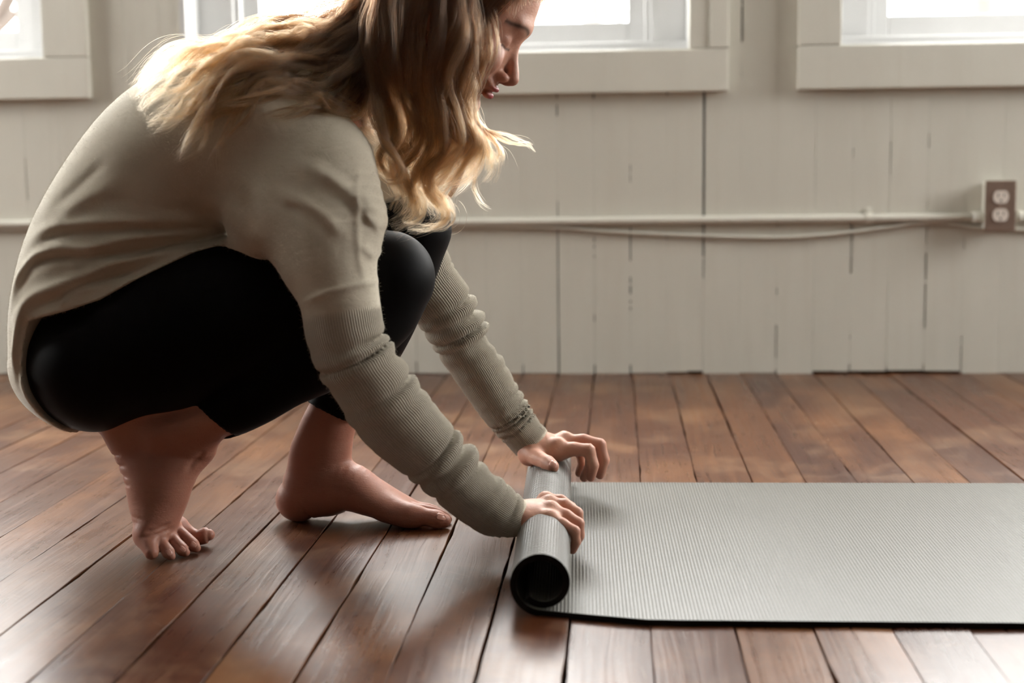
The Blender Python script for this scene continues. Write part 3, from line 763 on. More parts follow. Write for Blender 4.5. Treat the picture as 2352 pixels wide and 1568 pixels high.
FOLDS_T = [crease(r, a, w) for r, a, w in (
    (((24, 700), (34, 660), (52, 628), (96, 586), (148, 568), (207, 570), (248, 561), (310, 545), (413, 537), (530, 528)), .0075, .0075),
    (((50, 668), (86, 606), (155, 586), (241, 585), (310, 580), (379, 566), (470, 552)), -.0070, .0065),
    (((40, 760), (52, 721), (96, 676), (155, 652), (224, 625), (276, 600), (327, 587), (400, 572), (480, 556)), .0075, .0075),
    (((90, 706), (155, 682), (182, 664), (214, 650), (276, 633), (335, 612)), -.0065, .0055),
    (((168, 700), (172, 687), (179, 669), (214, 657), (276, 642)), .0050, .0055),
    (((60, 560), (110, 528), (190, 514), (293, 508), (413, 512), (482, 526)), .0055, .0085),
    (((100, 560), (155, 534), (310, 526), (400, 524), (470, 528)), -.0055, .0065),
    (((36, 850), (44, 790), (60, 735), (80, 700)), .0045, .0050), (((56, 890), (58, 830), (70, 760), (84, 716)), -.0040, .0050), (((80, 920), (72, 860), (74, 800), (92, 726)), .0035, .0045),
    (((252, 372), (210, 405), (171, 439), (118, 478)), -.0030, .0075), (((300, 400), (240, 440), (190, 470), (120, 520)), .0028, .010), (((330, 450), (250, 470), (170, 500)), -.0028, .010))]
FOLDS_S = [crease(r, a, w, 1.68, 1.80) for r, a, w in (
    (((640, 440), (712, 470), (761, 504), (800, 536)), .0045, .0085), (((650, 462), (720, 492), (775, 530)), -.0030, .008),
    (((670, 374), (745, 399), (811, 445), (861, 498), (880, 530)), .0040, .0085), (((720, 412), (780, 450), (822, 486)), -.0022, .009),
    (((828, 430), (850, 462), (872, 498)), .0035, .006), (((838, 484), (858, 512), (874, 530)), .0035, .005), (((834, 560), (850, 578), (864, 594)), .0035, .005),
    (((818, 372), (824, 465), (831, 581), (846, 650)), .0018, .004), (((560, 520), (600, 560), (650, 620), (690, 690)), .0025, .012), (((440, 395), (520, 440), (580, 500)), -.003, .014), (((520, 400), (590, 450), (620, 540)), .0025, .015))]
SEAM = crease(((682, 704), (740, 676), (800, 658), (850, 650), (872, 655)), .0030, .0045, 1.66, 1.72)
def f_legs(P): return field(LEGS, P)
def f_sweater(P):
    d = field([(TORSO, 0, '+'), (PELVIS, .02, '+'), (BUTT_N, .03, '+'), (BUTT_F, .03, '+'), (NEAR_THIGH, .025, '+'), (FAR_THIGH, .025, '+')], P)-0.004
    for f in FOLDS_T: d = d-f(P)
    # cloth hugging the buttocks under the hem
    hem = poly_sd(P[:, [0, 2]], HEMW)
    d = np.maximum(d, hem)
    d = np.maximum(d, -field([(NECKHOLE, 0, '+')], P))
    s = np.full(len(P), BIG, F4)
    for sl, e in ((NEAR_SLEEVE, .05), (FAR_SLEEVE, .05)):
        lo, hi = sl.bounds(); m = np.all((P > lo-e) & (P < hi+e), 1)
        if m.any():
            v = sl(P[m])
            if sl is NEAR_SLEEVE:
                for f in FOLDS_S: v = v-f(P[m])
                v = v-SEAM(P[m])
            s[m] = np.minimum(s[m], v)
    d = smin(d, s, .040)
    # cuffs end flat just past the last station
    for c, n in CUFFS:
        q = P-c; d = np.where(np.linalg.norm(q, axis=1) < .07, np.maximum(d, q@n), d)
    return d
def cuff(sl, back=0.0):
    return sl.C[-1]-sl.T[-1]*back, sl.T[-1]
CUFFS = [cuff(NEAR_SLEEVE, .002), cuff(FAR_SLEEVE, .002)]

# head frame: f forward, l to her left, u up
TH_H = math.radians(32); HS = 1.0
HF = np.array([math.cos(TH_H), 0, -math.sin(TH_H)]); HU = np.array([math.sin(TH_H), 0, math.cos(TH_H)]); HL = np.array([0, 1.0, 0])
HY = 1.86
HO = at(1217, 78, HY)-0.094*HF-0.028*HU
def hp(f, l, u): return HO+HS*(f*HF+l*HL+u*HU)
HAX = np.stack([HF, HL, HU])
def hell(f, l, u, rf, rl, ru): return Ell(hp(f, l, u), (rf, rl, ru), HAX)
def hloft(rows, **kw):  # (f, l, u, r across-profile, r sideways)
    return Loft([hp(*r[:3]) for r in rows], [r[4] for r in rows], [r[3] for r in rows], up=HL+0.01*HU, **kw)
NECKHOLE = Loft([at(800, 150, 1.86), at(900, 90, 1.86)], [.052, .06], [.052, .06])
HEAD_OPS = [(hell(-.012, 0, .034, .099, .074, .080), 0, '+'),
    (hloft([(.024, 0, .055, .060, .062), (.030, 0, .015, .0575, .062), (.036, 0, -.022, .049, .056), (.043, 0, -.055, .041, .043), (.050, 0, -.082, .029, .026)]), .020, '+'),
    (hloft([(-.012, -.056, -.032, .020, .012), (.002, -.050, -.060, .018, .012), (.040, -.028, -.084, .015, .014), (.062, 0, -.092, .014, .017)]), .018, '+'),
    (hloft([(-.012, .056, -.032, .020, .012), (.002, .050, -.060, .018, .012), (.040, .028, -.084, .015, .014), (.062, 0, -.092, .014, .017)]), .018, '+'),
    (hell(.060, -.040, -.026, .026, .022, .022), .018, '+'), (hell(.060, .040, -.026, .026, .022, .022), .018, '+'),
    (hell(.080, 0, .030, .0125, .040, .011), .012, '+'),
    (hell(.104, -.033, .004, .024, .020, .0125), .010, '-'), (hell(.104, .033, .004, .024, .020, .0125), .010, '-'),
    (hell(.0675, -.032, .0035, .0145, .0155, .0125), .003, '+'), (hell(.0675, .032, .0035, .0145, .0155, .0125), .003, '+'),
    (hloft([(.070, 0, .020, .014, .011), (.070, 0, .004, .0150, .0125), (.072, 0, -.014, .0170, .0160), (.074, 0, -.032, .0170, .0190)]), .008, '+'),
    (hloft([(.080, 0, .018, .0085, .0085), (.0832, 0, .006, .0072, .0068), (.0910, 0, -.010, .0072, .0072), (.1005, 0, -.025, .0080, .0082), (.1038, 0, -.0325, .0092, .0092)]), .006, '+'),
    (hell(.0910, -.0105, -.0370, .0105, .0062, .0070), .004, '+'), (hell(.0910, .0105, -.0370, .0105, .0062, .0070), .004, '+'),
    (hell(.0965, 0, -.0405, .0090, .0045, .0046), .003, '+'),
    (hell(.0965, -.0065, -.0450, .0050, .0026, .0040), .002, '-'), (hell(.0965, .0065, -.0450, .0050, .0026, .0040), .002, '-'),
    (hell(.0820, 0, -.0520, .0105, .0220, .0110), .006, '+'),
    (hell(.0895, 0, -.0548, .0078, .0190, .0046), .0025, '+'), (hell(.0870, 0, -.0655, .0082, .0165, .0054), .0025, '+'),
    (hell(.0985, 0, -.0600, .0078, .0300, .0010), .0015, '-'),
    (hell(.0945, 0, -.0775, .0070, .0200, .0050), .005, '-'),
    (hell(.0730, 0, -.0900, .0125, .0165, .0115), .010, '+'),
    (hell(-.012, -.075, -.008, .017, .005, .030), .004, '+'), (hell(-.012, .075, -.008, .017, .005, .030), .004, '+'),
    (Loft([hp(-.022, 0, -.030), hp(-.040, 0, -.085), at(860, 120, 1.86), at(760, 190, 1.86)], [.054, .052, .056, .075], [.052, .052, .055, .070]), .02, '+')]
for o_ in HEAD_OPS: pass

# hands
NH = [  # near (right) hand: little finger nearest to us
  digit([(1262, 1196, 1.718, 17), (1290, 1203, 1.708, 15.5), (1320, 1220, 1.703, 13.5), (1323, 1243, 1.703, 12), (1315, 1263, 1.705, 10)]),
  digit([(1262, 1172, 1.742, 18), (1300, 1184, 1.735, 16), (1329, 1202, 1.730, 14), (1331, 1229, 1.730, 12.5), (1321, 1250, 1.732, 10.5)]),
  digit([(1258, 1158, 1.768, 18), (1298, 1160, 1.762, 16), (1326, 1178, 1.757, 14), (1330, 1206, 1.757, 12.5), (1322, 1232, 1.76, 10.5)]),
  digit([(1250, 1150, 1.792, 18), (1288, 1150, 1.790, 15.5), (1312, 1166, 1.787, 13.5), (1317, 1192, 1.787, 12), (1310, 1215, 1.79, 10)])]
NH_THUMB = finger([(1212, 1176, 1.765, 22), (1228, 1178, 1.795, 18), (1246, 1176, 1.815, 15), (1262, 1180, 1.825, 11)])
NH_PALM = [(Loft([at(1178, 1186, 1.742), at(1206, 1182, 1.746), at(1236, 1176, 1.752), at(1266, 1174, 1.756)], [.026, .028, .037, .039], [mm(38, 1.745), mm(36, 1.745), mm(30, 1.745), mm(20, 1.745)]), 0, '+'),
           (finger([(1215, 1200, 1.722, 24), (1245, 1204, 1.718, 20), (1268, 1200, 1.716, 14)]), .012, '+')]
for a, b, y in ((1264, 1186, 1.718), (1266, 1164, 1.742), (1262, 1150, 1.768), (1254, 1142, 1.792)): NH_PALM.append((Ell(at(a, b, y), .0082), .010, '+'))
FH = [  # far (left) hand: index finger nearest to us
  digit([(1278, 1036, 2.045, 21), (1318, 1031, 2.040, 17), (1352, 1034, 2.036, 15.5), (1362, 1068, 2.036, 14), (1357, 1095, 2.036, 11)]),
  digit([(1292, 1016, 2.066, 19), (1340, 1011, 2.062, 15.5), (1378, 1021, 2.060, 14.5), (1387, 1056, 2.060, 13.5), (1378, 1090, 2.060, 11)]),
  digit([(1290, 1014, 2.088, 18), (1326, 1016, 2.086, 15), (1356, 1032, 2.086, 14), (1356, 1070, 2.088, 13), (1342, 1096, 2.088, 11)]),
  digit([(1280, 1020, 2.108, 17), (1308, 1022, 2.108, 14), (1334, 1042, 2.108, 12.5), (1338, 1066, 2.108, 11.5), (1330, 1086, 2.108, 9.5)])]
FH_THUMB = digit([(1216, 1042, 2.046, 23), (1238, 1053, 2.012, 19), (1258, 1063, 1.984, 18), (1269, 1071, 1.972, 15.5)])
FH_PALM = [(Loft([at(1205, 1000, 2.062), at(1232, 1022, 2.064), at(1258, 1026, 2.070), at(1290, 1028, 2.076)], [.025, .028, .038, .038], [mm(40, 2.06), mm(37, 2.06), mm(34, 2.06), mm(24, 2.06)]), 0, '+'),
           (finger([(1216, 1046, 2.05, 24), (1250, 1044, 2.045, 22), (1276, 1038, 2.045, 19)]), .012, '+')]
for a, b, y in ((1284, 1018, 2.045), (1300, 1004, 2.066), (1296, 1002, 2.088), (1284, 1008, 2.108)): FH_PALM.append((Ell(at(a, b, y), .0088), .010, '+'))
def hand(P, palm, fingers, thumb):
    d = field(palm, P); f = field([(x, 0.0006, '+') for x in fingers], P)
    d = smin(d, f, .006); return smin(d, field([(thumb, 0, '+')], P), .009)
# feet
NF = [(pairs([(306, 1222, 402, 1204, 1.775, .034), (300, 1200, 414, 1190, 1.778, .034), (289, 1150, 434, 1155, 1.782, .033), (280, 1105, 450, 1112, 1.785, .034), (262, 1062, 474, 1074, 1.79, .035), (246, 1020, 502, 1036, 1.795, .035), (244, 980, 512, 990, 1.79, .034)]), 0, '+'),
      (Ell(at(298, 985, 1.80), (mm(58, 1.8), .034, mm(62, 1.8))), .02, '+'),
      (finger([(334, 1234, 1.754, 27), (360, 1222, 1.775, 24), (388, 1210, 1.80, 24), (408, 1206, 1.815, 22)]), .012, '+')]
NF_TOES = [finger([(338, 1216, 1.762, 24), (341, 1246, 1.746, 23), (348, 1268, 1.736, 18)]),
           finger([(362, 1220, 1.772, 15), (373, 1248, 1.756, 14.5), (387, 1269, 1.745, 16), (393, 1277, 1.742, 11)]),
           finger([(382, 1216, 1.785, 15), (402, 1243, 1.770, 14.5), (419, 1262, 1.760, 15.5), (426, 1268, 1.757, 11)]),
           finger([(397, 1208, 1.797, 16), (424, 1232, 1.784, 15), (444, 1252, 1.775, 16), (451, 1258, 1.772, 11)]),
           finger([(408, 1206, 1.815, 23), (436, 1226, 1.815, 18), (456, 1234, 1.812, 18), (472, 1229, 1.810, 20), (480, 1228, 1.81, 14)])]
FF = [(limb([(682, 1142, 46, 1.952, .030), (700, 1130, 58, 1.952, .032), (745, 1122, 68, 1.950, .034), (800, 1118, 60, 1.947, .036), (850, 1139, 47, 1.945, .040), (900, 1161, 36, 1.944, .043), (938, 1177, 29, 1.943, .044), (958, 1184, 24, 1.942, .040)]), 0, '+'),
      (Ell(at(688, 1150, 1.952), (mm(50, 1.95), .029, mm(47, 1.95))), .015, '+'),
      (finger([(890, 1168, 1.924, 28), (940, 1181, 1.914, 27), (958, 1184, 1.912, 24)]), .012, '+')]
FF_TOES = [finger([(946, 1182, 1.913, 27), (978, 1187, 1.910, 21.5), (1004, 1192, 1.909, 22.5), (1020, 1196, 1.911, 17)]),
           finger([(952, 1170, 1.940, 17), (992, 1174, 1.940, 13), (1020, 1186, 1.939, 13), (1029, 1192, 1.938, 10)]),
           finger([(948, 1166, 1.960, 16), (984, 1167, 1.962, 12), (1008, 1178, 1.962, 12), (1015, 1183, 1.962, 9)]),
           finger([(940, 1163, 1.978, 15), (972, 1164, 1.982, 11), (994, 1174, 1.984, 11)]),
           finger([(930, 1160, 1.992, 14), (954, 1163, 2.000, 10), (974, 1171, 2.002, 10)])]
def foot(P, body, toes, k=.006):
    return smin(field(body, P), field([(x, .0008, '+') for x in toes], P), k)
# limbs hidden in the sleeves
def inner(rows, f): return pairs([(a, b, c, d, Y, dp*f) for a, b, c, d, Y, dp in rows[::1]], sub=3)
def shrink(rows, s0, s1):
    n = len(rows); out = []
    for i, (a, b, c, d, Y, dp) in enumerate(rows):
        s = s0+(s1-s0)*i/(n-1); mx, my = (a+c)/2, (b+d)/2; out.append((mx+(a-mx)*s, my+(b-my)*s, mx+(c-mx)*s, my+(d-my)*s, Y, dp*s))
    return out
ARMS = [(pairs(shrink(N_SL, .50, .70), sub=3), .02, '+'), (pairs(shrink(F_SL, .50, .70), sub=3), .02, '+')]
CORE = limb([(x, y, r*k, Y, d*k) for (x, y, r, Y, d), k in zip(TORSO_ROWS[1:-1], (.6, .66, .74, .82, .86, .86, .86))]+[(800, 165, 60, 1.86, .055)])
WRK = [crease(r, a, w, 1.79, 1.90) for r, a, w in (
    (((255, 1052), (272, 1040), (292, 1036)), -.0022, .0022), (((264, 1075), (284, 1064), (306, 1062)), -.0024, .0022), (((272, 1096), (292, 1086), (314, 1086)), -.0022, .0022),
    (((280, 1116), (300, 1106), (318, 1104)), -.0018, .0020), (((296, 1180), (325, 1172), (360, 1176)), -.0012, .0020), (((360, 1200), (385, 1196), (408, 1186)), -.0022, .0022), (((350, 1210), (380, 1208), (410, 1200)), -.0018, .0022),
    (((440, 1075), (455, 1052), (480, 1030)), -.0022, .0035), (((808, 1050), (820, 1058), (838, 1062)), -.0016, .0020), (((806, 1062), (820, 1070), (838, 1076)), -.0016, .0020), (((862, 1100), (890, 1112), (925, 1132)), .0016, .0035))]  # the last three lie on the flat foot, further away
def f_head(P): return field(HEAD_OPS, P)
def f_body(P):
    d = field(LEGS, P)+0.0035
    d = smin(d, field([(CORE, 0, '+')], P), .02)
    d = smin(d, field(ARMS, P), .02)
    d = smin(d, f_head(P), .015)
    d = smin(d, hand(P, NH_PALM, NH, NH_THUMB), .008); d = smin(d, hand(P, FH_PALM, FH, FH_THUMB), .008)
    d = smin(d, foot(P, NF, NF_TOES, .006), .022); d = smin(d, foot(P, FF, FF_TOES, .004), .012)
    m = P[:, 2] < .17
    if m.any():
        e = np.zeros(len(P), F4)
        for w in WRK: e[m] += w(P[m]).astype(F4)
        d = d-e
    return np.maximum(d, 0.0008-P[:, 2])
def band(p, q):  # plane through two pixels of a hem, facing down the limb
    return p, q
def f_leggings(P):
    d = field(LEGS, P)
    for a, b, Y, rad in (((440, 903), (556, 1003), 1.785, .12), ((693, 919), (775, 946), 1.953, .12)):
        A, B = at(*a, Y), at(*b, Y); t = unit(B-A); n = np.array([t[2], 0, -t[0]]); 
        if n[0] > 0 or Y > 1.9: n = n*(1 if n[2] < 0 else -1)
        q = P-(A+B)/2
        # slightly bowed hem
        lat = q@t; w = q@n-0.010*(lat/0.04)**2*0+0.004*np.cos(lat/0.035*math.pi/2)
        sel = (np.linalg.norm(q, axis=1) < rad*1.6) & (P[:, 2] < 0.235)
        sh = (NEAR_SHIN if Y < 1.9 else FAR_SHIN)
        m = np.where(sel)[0]
        if len(m):
            other = field([(PELVIS, 0, '+'), (BUTT_N, .03, '+'), (BUTT_F, .03, '+'), (NEAR_THIGH, .025, '+'), (FAR_THIGH, .025, '+')]+([(FAR_SHIN, .012, '+')] if Y < 1.9 else [(NEAR_SHIN, .012, '+')]), P[m])
            mine = np.maximum(sh(P[m]), w[m]); d[m] = np.minimum(other, mine)
    return d
# ------------------------------------------------------------------ skin, cloth and their meshes
def skin_material():
    t = NT('fair_skin'); a = t.n('ShaderNodeAttribute', attribute_name='tint'); sp = t.n('ShaderNodeSeparateColor'); t.l(a.outputs['Color'], sp.inputs[0])
    tc = t.n('ShaderNodeTexCoord'); n1 = t.noise(tc.outputs['Object'], 26, 4, 0.6); n2 = t.noise(tc.outputs['Object'], 420, 3, 0.6)
    wr = t.noise(t.coord((90, 90, 260), src=tc.outputs['Object']), 1.0, 4, 0.6, 0.8)
    c = t.mix(t.ramp(n1, [(0.35, 0.0), (0.7, 1.0)]), (0.53, 0.285, 0.200), (0.46, 0.220, 0.150))
    c = t.mix(t.math('MULTIPLY', sp.outputs[0], 0.75), c, (0.26, 0.088, 0.056))       # redder flesh; on the feet also painted shade
    c = t.mix(sp.outputs[1], c, (0.27, 0.035, 0.040))                                # lips
    c = t.mix(sp.outputs[2], c, (0.045, 0.022, 0.012))                               # brows, lashes, scalp
    t.inp('Base Color', c); t.inp('Roughness', 0.5); t.inp('Specular IOR Level', 0.4)
    t.inp('Subsurface Weight', 0.18); t.b.inputs['Subsurface Radius'].default_value = (0.012, 0.004, 0.002); t.b.inputs['Subsurface Scale'].default_value = 0.6
    b = t.bump(n2, 0.0004, 0.5); b = t.bump(wr, 0.0012, 0.35, b); t.inp('Normal', b)
    return t.m
def sweater_material():
    t = NT('greige_fine_knit'); tc = t.n('ShaderNodeTexCoord'); a = t.n('ShaderNodeAttribute', attribute_name='rib'); m = t.n('ShaderNodeAttribute', attribute_name='ribmask')
    rib = t.math('SINE', a.outputs['Fac']); rr = t.math('MULTIPLY', rib, m.outputs['Fac'])
    fuzz = t.noise(tc.outputs['Object'], 700, 3, 0.7); mott = t.noise(tc.outputs['Object'], 30, 4, 0.6)
    crk = t.noise(t.coord((60, 30, 90), src=tc.outputs['Object']), 1.0, 4, 0.6, 1.0)
    c = t.mix(t.ramp(mott, [(0.3, 0.0), (0.7, 1.0)]), (0.50, 0.45, 0.36), (0.45, 0.402, 0.318))
    c = t.mix(t.math('MULTIPLY', t.ramp(fuzz, [(0.45, 0.0), (0.7, 1.0)]), 0.25), c, (0.58, 0.535, 0.44))
    c = t.mix(t.math('MULTIPLY', t.math('MULTIPLY', t.ramp(rib, [(0.0, 1.0), (0.45, 0.0)]), m.outputs['Fac']), 0.45), c, (0.25, 0.215, 0.165))
    t.inp('Base Color', c); t.inp('Roughness', 0.92); t.inp('Specular IOR Level', 0.15)
    t.inp('Sheen Weight', 0.9); t.inp('Sheen Roughness', 0.35); t.b.inputs['Sheen Tint'].default_value = (0.9, 0.88, 0.8, 1)
    b = t.bump(rr, 0.0011, 0.8); b = t.bump(fuzz, 0.0005, 0.5, b); b = t.bump(crk, 0.002, 0.3, b); t.inp('Normal', b)
    return t.m
def leggings_material():
    t = NT('black_jersey'); tc = t.n('ShaderNodeTexCoord'); f = t.noise(tc.outputs['Object'], 900, 2)
    t.inp('Base Color', (0.0022, 0.0018, 0.002, 1)); t.inp('Roughness', 0.55); t.inp('Specular IOR Level', 0.07); t.inp('Sheen Weight', 0.015); t.inp('Sheen Roughness', 0.4)
    t.inp('Normal', t.bump(f, 0.0003, 0.4)); return t.m
M_SKIN, M_SWEAT, M_LEG = skin_material(), sweater_material(), leggings_material()

def tint(V):
    o = np.zeros((len(V), 4)); o[:, 3] = 1
    q = (V-HO)@HAX.T; f, l, u = q[:, 0], np.abs(q[:, 1]), q[:, 2]; head = np.linalg.norm(q, axis=1) < 0.16
    g = lambda f0, l0, u0, rf, rl, ru: np.exp(-(((f-f0)/rf)**2+((l-l0)/rl)**2+((u-u0)/ru)**2))*head
    o[:, 0] = np.clip(0.9*g(.105, 0, -.038, .016, .016, .014)+0.5*g(.07, .045, -.03, .03, .025, .022)+0.5*g(.08, .032, .006, .02, .02, .012)+.4*g(.09, 0, -.048, .02, .02, .01), 0, 1)
    lip = np.clip(1.6*g(.096, 0, -.0552, .012, .020, .0040)+1.6*g(.094, 0, -.0660, .012, .0175, .0050), 0, 1); o[:, 1] = np.clip(lip*1.3-.15, 0, 1)
    arch = .0255+.004*np.sin(np.clip((l-.012)/.036, 0, 1)*math.pi)-.10*np.clip(l-.04, 0, 1)
    brow = np.exp(-((u-arch)/.0034)**2)*(l > .010)*(l < .054)*(f > .05)*head
    lash = np.exp(-((u-(-.0050+.10*np.abs(l-.032)))/.0016)**2)*(l > .017)*(l < .047)*(f > .06)*head
    hairline = np.clip(((u-.052)-.9*np.clip(.055-f, -.2, .2)*-1.0)/.01, 0, 1)
    scalp = ((u*0.75-f*0.66) > .005)*head*(u > -.07)
    o[:, 2] = np.clip(np.maximum(np.maximum(brow*.9, lash), scalp*0.95), 0, 1)
    for tips, r in (([x.C[-1] for x in NH+[NH_THUMB]+FH+[FH_THUMB]], .016), ([x.C[-1] for x in NF_TOES+FF_TOES], .02)):
        for c in tips: o[:, 0] = np.maximum(o[:, 0], 0.75*np.exp(-(np.linalg.norm(V-c, axis=1)/r)**2))
    for x in NH+FH:
        for c in (x.C[16], x.C[8]): o[:, 0] = np.maximum(o[:, 0], 0.4*np.exp(-(np.linalg.norm(V-c, axis=1)/.012)**2))
    low = np.clip((.30-V[:, 2])/.16, 0, 1)*(V[:, 0] < at(1050, 1200, 1.9)[0]); o[:, 0] = np.maximum(o[:, 0], low*0.80)  # feet redder, and the shade under the body put into their colour
    return o
def ribs(V):
    out = np.zeros(len(V)); 
    for sl, n in ((NEAR_SLEEVE, 96), (FAR_SLEEVE, 84)):
        lo, hi = sl.bounds(); m = np.all((V > lo-.03) & (V < hi+.03), 1); m &= (V[:, 1] < 1.86) if sl is NEAR_SLEEVE else (V[:, 1] > 1.86)
        if m.any():
            t, u, v, w, a, b = sl.local(V[m]); out[m] = np.arctan2(v/b, -u/a)*n
    return out
def ribmask(V):
    out = np.zeros(len(V))
    for sl, t0 in ((NEAR_SLEEVE, .335), (FAR_SLEEVE, .27)):
        lo, hi = sl.bounds(); m = np.all((V > lo-.03) & (V < hi+.03), 1); m &= (V[:, 1] < 1.86) if sl is NEAR_SLEEVE else (V[:, 1] > 1.86)
        if m.any():
            t, u, v, w, a, b = sl.local(V[m]); out[m] = np.clip((t-t0)/.012, 0, 1)*np.clip((.978-t)/.01, 0, 1)
    return out
HV = float(globals().get('VOX', 1.0))
base = onfloor(520, 1240); woman = empty('person', (0, 0, 0))
tag(woman, 'barefoot woman with wavy blonde hair, beige sweater and black leggings, crouching over the mat', 'person')
lo, hi = np.array([at(0, 1300, 1.8)[0]-.03, 1.60, -.004]), np.array([at(1410, 1050, 2.1)[0]+.02, 2.16, .80])
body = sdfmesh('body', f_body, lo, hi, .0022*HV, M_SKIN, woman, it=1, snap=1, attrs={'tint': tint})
sweater = sdfmesh('sweater', f_sweater, np.array([at(0, 700, 1.8)[0]-.02, 1.58, .04]), np.array([at(1290, 1050, 2.1)[0]+.02, 2.16, .80]), .0028*HV, M_SWEAT, woman, it=1, snap=1, attrs={'rib': ribs, 'ribmask': ribmask})
leggings = sdfmesh('leggings', f_leggings, np.array([at(0, 700, 1.8)[0]-.02, 1.62, .04]), np.array([at(1100, 600, 2.0)[0]+.02, 2.12, .60]), .0034*HV, M_LEG, woman, it=1, snap=1)

def fuzz_of(o, n, parent):
    me = o.data; k = len(me.vertices); V = np.empty(k*3, np.float32); me.vertices.foreach_get('co', V); V = V.reshape(-1, 3)
    N = np.empty(k*3, np.float32); me.vertices.foreach_get('normal', N); N = N.reshape(-1, 3); R = np.random.default_rng(7); i = R.integers(0, k, n)
    b = V[i]+R.normal(size=(n, 3))*.0006; d = N[i]+R.normal(size=(n, 3))*.45; d /= np.linalg.norm(d, axis=1)[:, None]; L = (.0010+.0026*R.random(n)**3)[:, None]
    c = R.normal(size=(n, 3))*.35*L
    P = np.stack([b-d*.0005, b+d*L*.5+c*.3, b+d*L+c], 1); hc = bpy.data.hair_curves.new('fuzz'); hc.add_curves([3]*n)
    hc.attributes['position'].data.foreach_set('vector', P.astype(np.float32).ravel())
    ra = hc.attributes.get('radius') or hc.attributes.new('radius', 'FLOAT', 'POINT'); ra.data.foreach_set('value', np.tile(np.array([.00006, .00005, .00003], np.float32), n))
    f = bpy.data.objects.new('wool_fuzz', hc); COL.objects.link(f); hc.materials.append(M_FUZZ); f.parent = parent; f['kind'] = 'stuff'
M_FUZZ = plain('wool_fuzz', (0.50, 0.46, 0.37), 0.8)
fuzz_of(sweater, 80000, woman)
def nail(p0, p1, wpx, wend, Y0, n=7):
    """a nail plate lying on the skin; p0 root and p1 tip pixels, half width across"""
    p0, p1 = np.array(p0, float), np.array(p1, float); d = p1-p0; e = np.array([-d[1], d[0]])/np.linalg.norm(d); G = []
    for i in range(n):
        for j in range(n):
            a, b = i/(n-1), (j/(n-1)-.5)*2; w = (wpx+(wend-wpx)*a)*math.sqrt(max(.08, 1-(2*a-1)**6*.75)); G.append(p0+d*a+e*b*w)
    G = np.array(G); D = CR[None]*((G[:, 0]-1176)/FPX)[:, None]+CD[None]*((G[:, 1]-784)/FPX)[:, None]+CF[None]; D = D/D[:, 1:2]; y = np.full(len(G), Y0)
    for _ in range(45):
        v = f_body((CAM+D*y[:, None]).astype(F4)); y = y+np.clip(v-.0002, -.002, .004)
    V = CAM+D*np.minimum(y, np.median(y)+.004)[:, None]
    F = [(i*n+j, i*n+j+1, (i+1)*n+j+1, (i+1)*n+j) for i in range(n-1) for j in range(n-1)]
    o = mesh('nail', V, F, M_NAIL, woman, smooth=True); md = o.modifiers.new('thick', 'SOLIDIFY'); md.thickness = .0006; md.offset = 0
M_NAIL = plain('nail', (0.50, 0.25, 0.19), 0.22)
for a in (((1263, 1062), (1279, 1071), 8, 7, 1.93), ((1002, 1184), (1024, 1190), 8, 7, 1.87), ((384, 1262), (392, 1275), 7, 6, 1.70), ((413, 1256), (425, 1266), 6.5, 5.5, 1.71), ((438, 1246), (450, 1255), 6.5, 5.5, 1.73)): nail(*a)
# ------------------------------------------------------------------ hair: wavy locks of real strands
def hair_material():
    t = NT('dark_blonde_hair'); h = t.n('ShaderNodeBsdfHairPrincipled'); h.parametrization = 'COLOR'
    a = t.n('ShaderNodeAttribute', attribute_name='tone'); t.l(a.outputs['Color'], h.inputs['Color'])
    h.inputs['Roughness'].default_value = 0.28; h.inputs['Radial Roughness'].default_value = 0.38; h.inputs['IOR'].default_value = 1.55
    t.l(h.outputs[0], t.out.inputs[0]); return t.m
M_HAIR = hair_material()
HR = np.random.default_rng(12)
def hit(px, py, lift, Y0=1.40, Y1=1.97):
    """nearest clothed or bare surface behind the pixels, in front by `lift`; nan where the ray misses"""
    px = np.asarray(px, float); py = np.asarray(py, float)
    D = CR[None]*((px-1176)/FPX)[:, None]+CD[None]*((py-784)/FPX)[:, None]+CF[None]
    D = D/D[:, 1:2]; y = np.full(len(px), Y0); ok = np.zeros(len(px), bool)
    for _ in range(60):
        P = CAM+D*y[:, None]; d = np.minimum(np.minimum(f_sweater(P.astype(F4)), f_head(P.astype(F4))), f_legs(P.astype(F4)))
        ok |= d < lift+.0008; y = np.where(ok, y, y+np.clip(d-lift, .0005, .02))
    return np.where(ok & (y < Y1), y, np.nan)
STR_P, STR_N, STR_R, STR_C = [], [], [], []
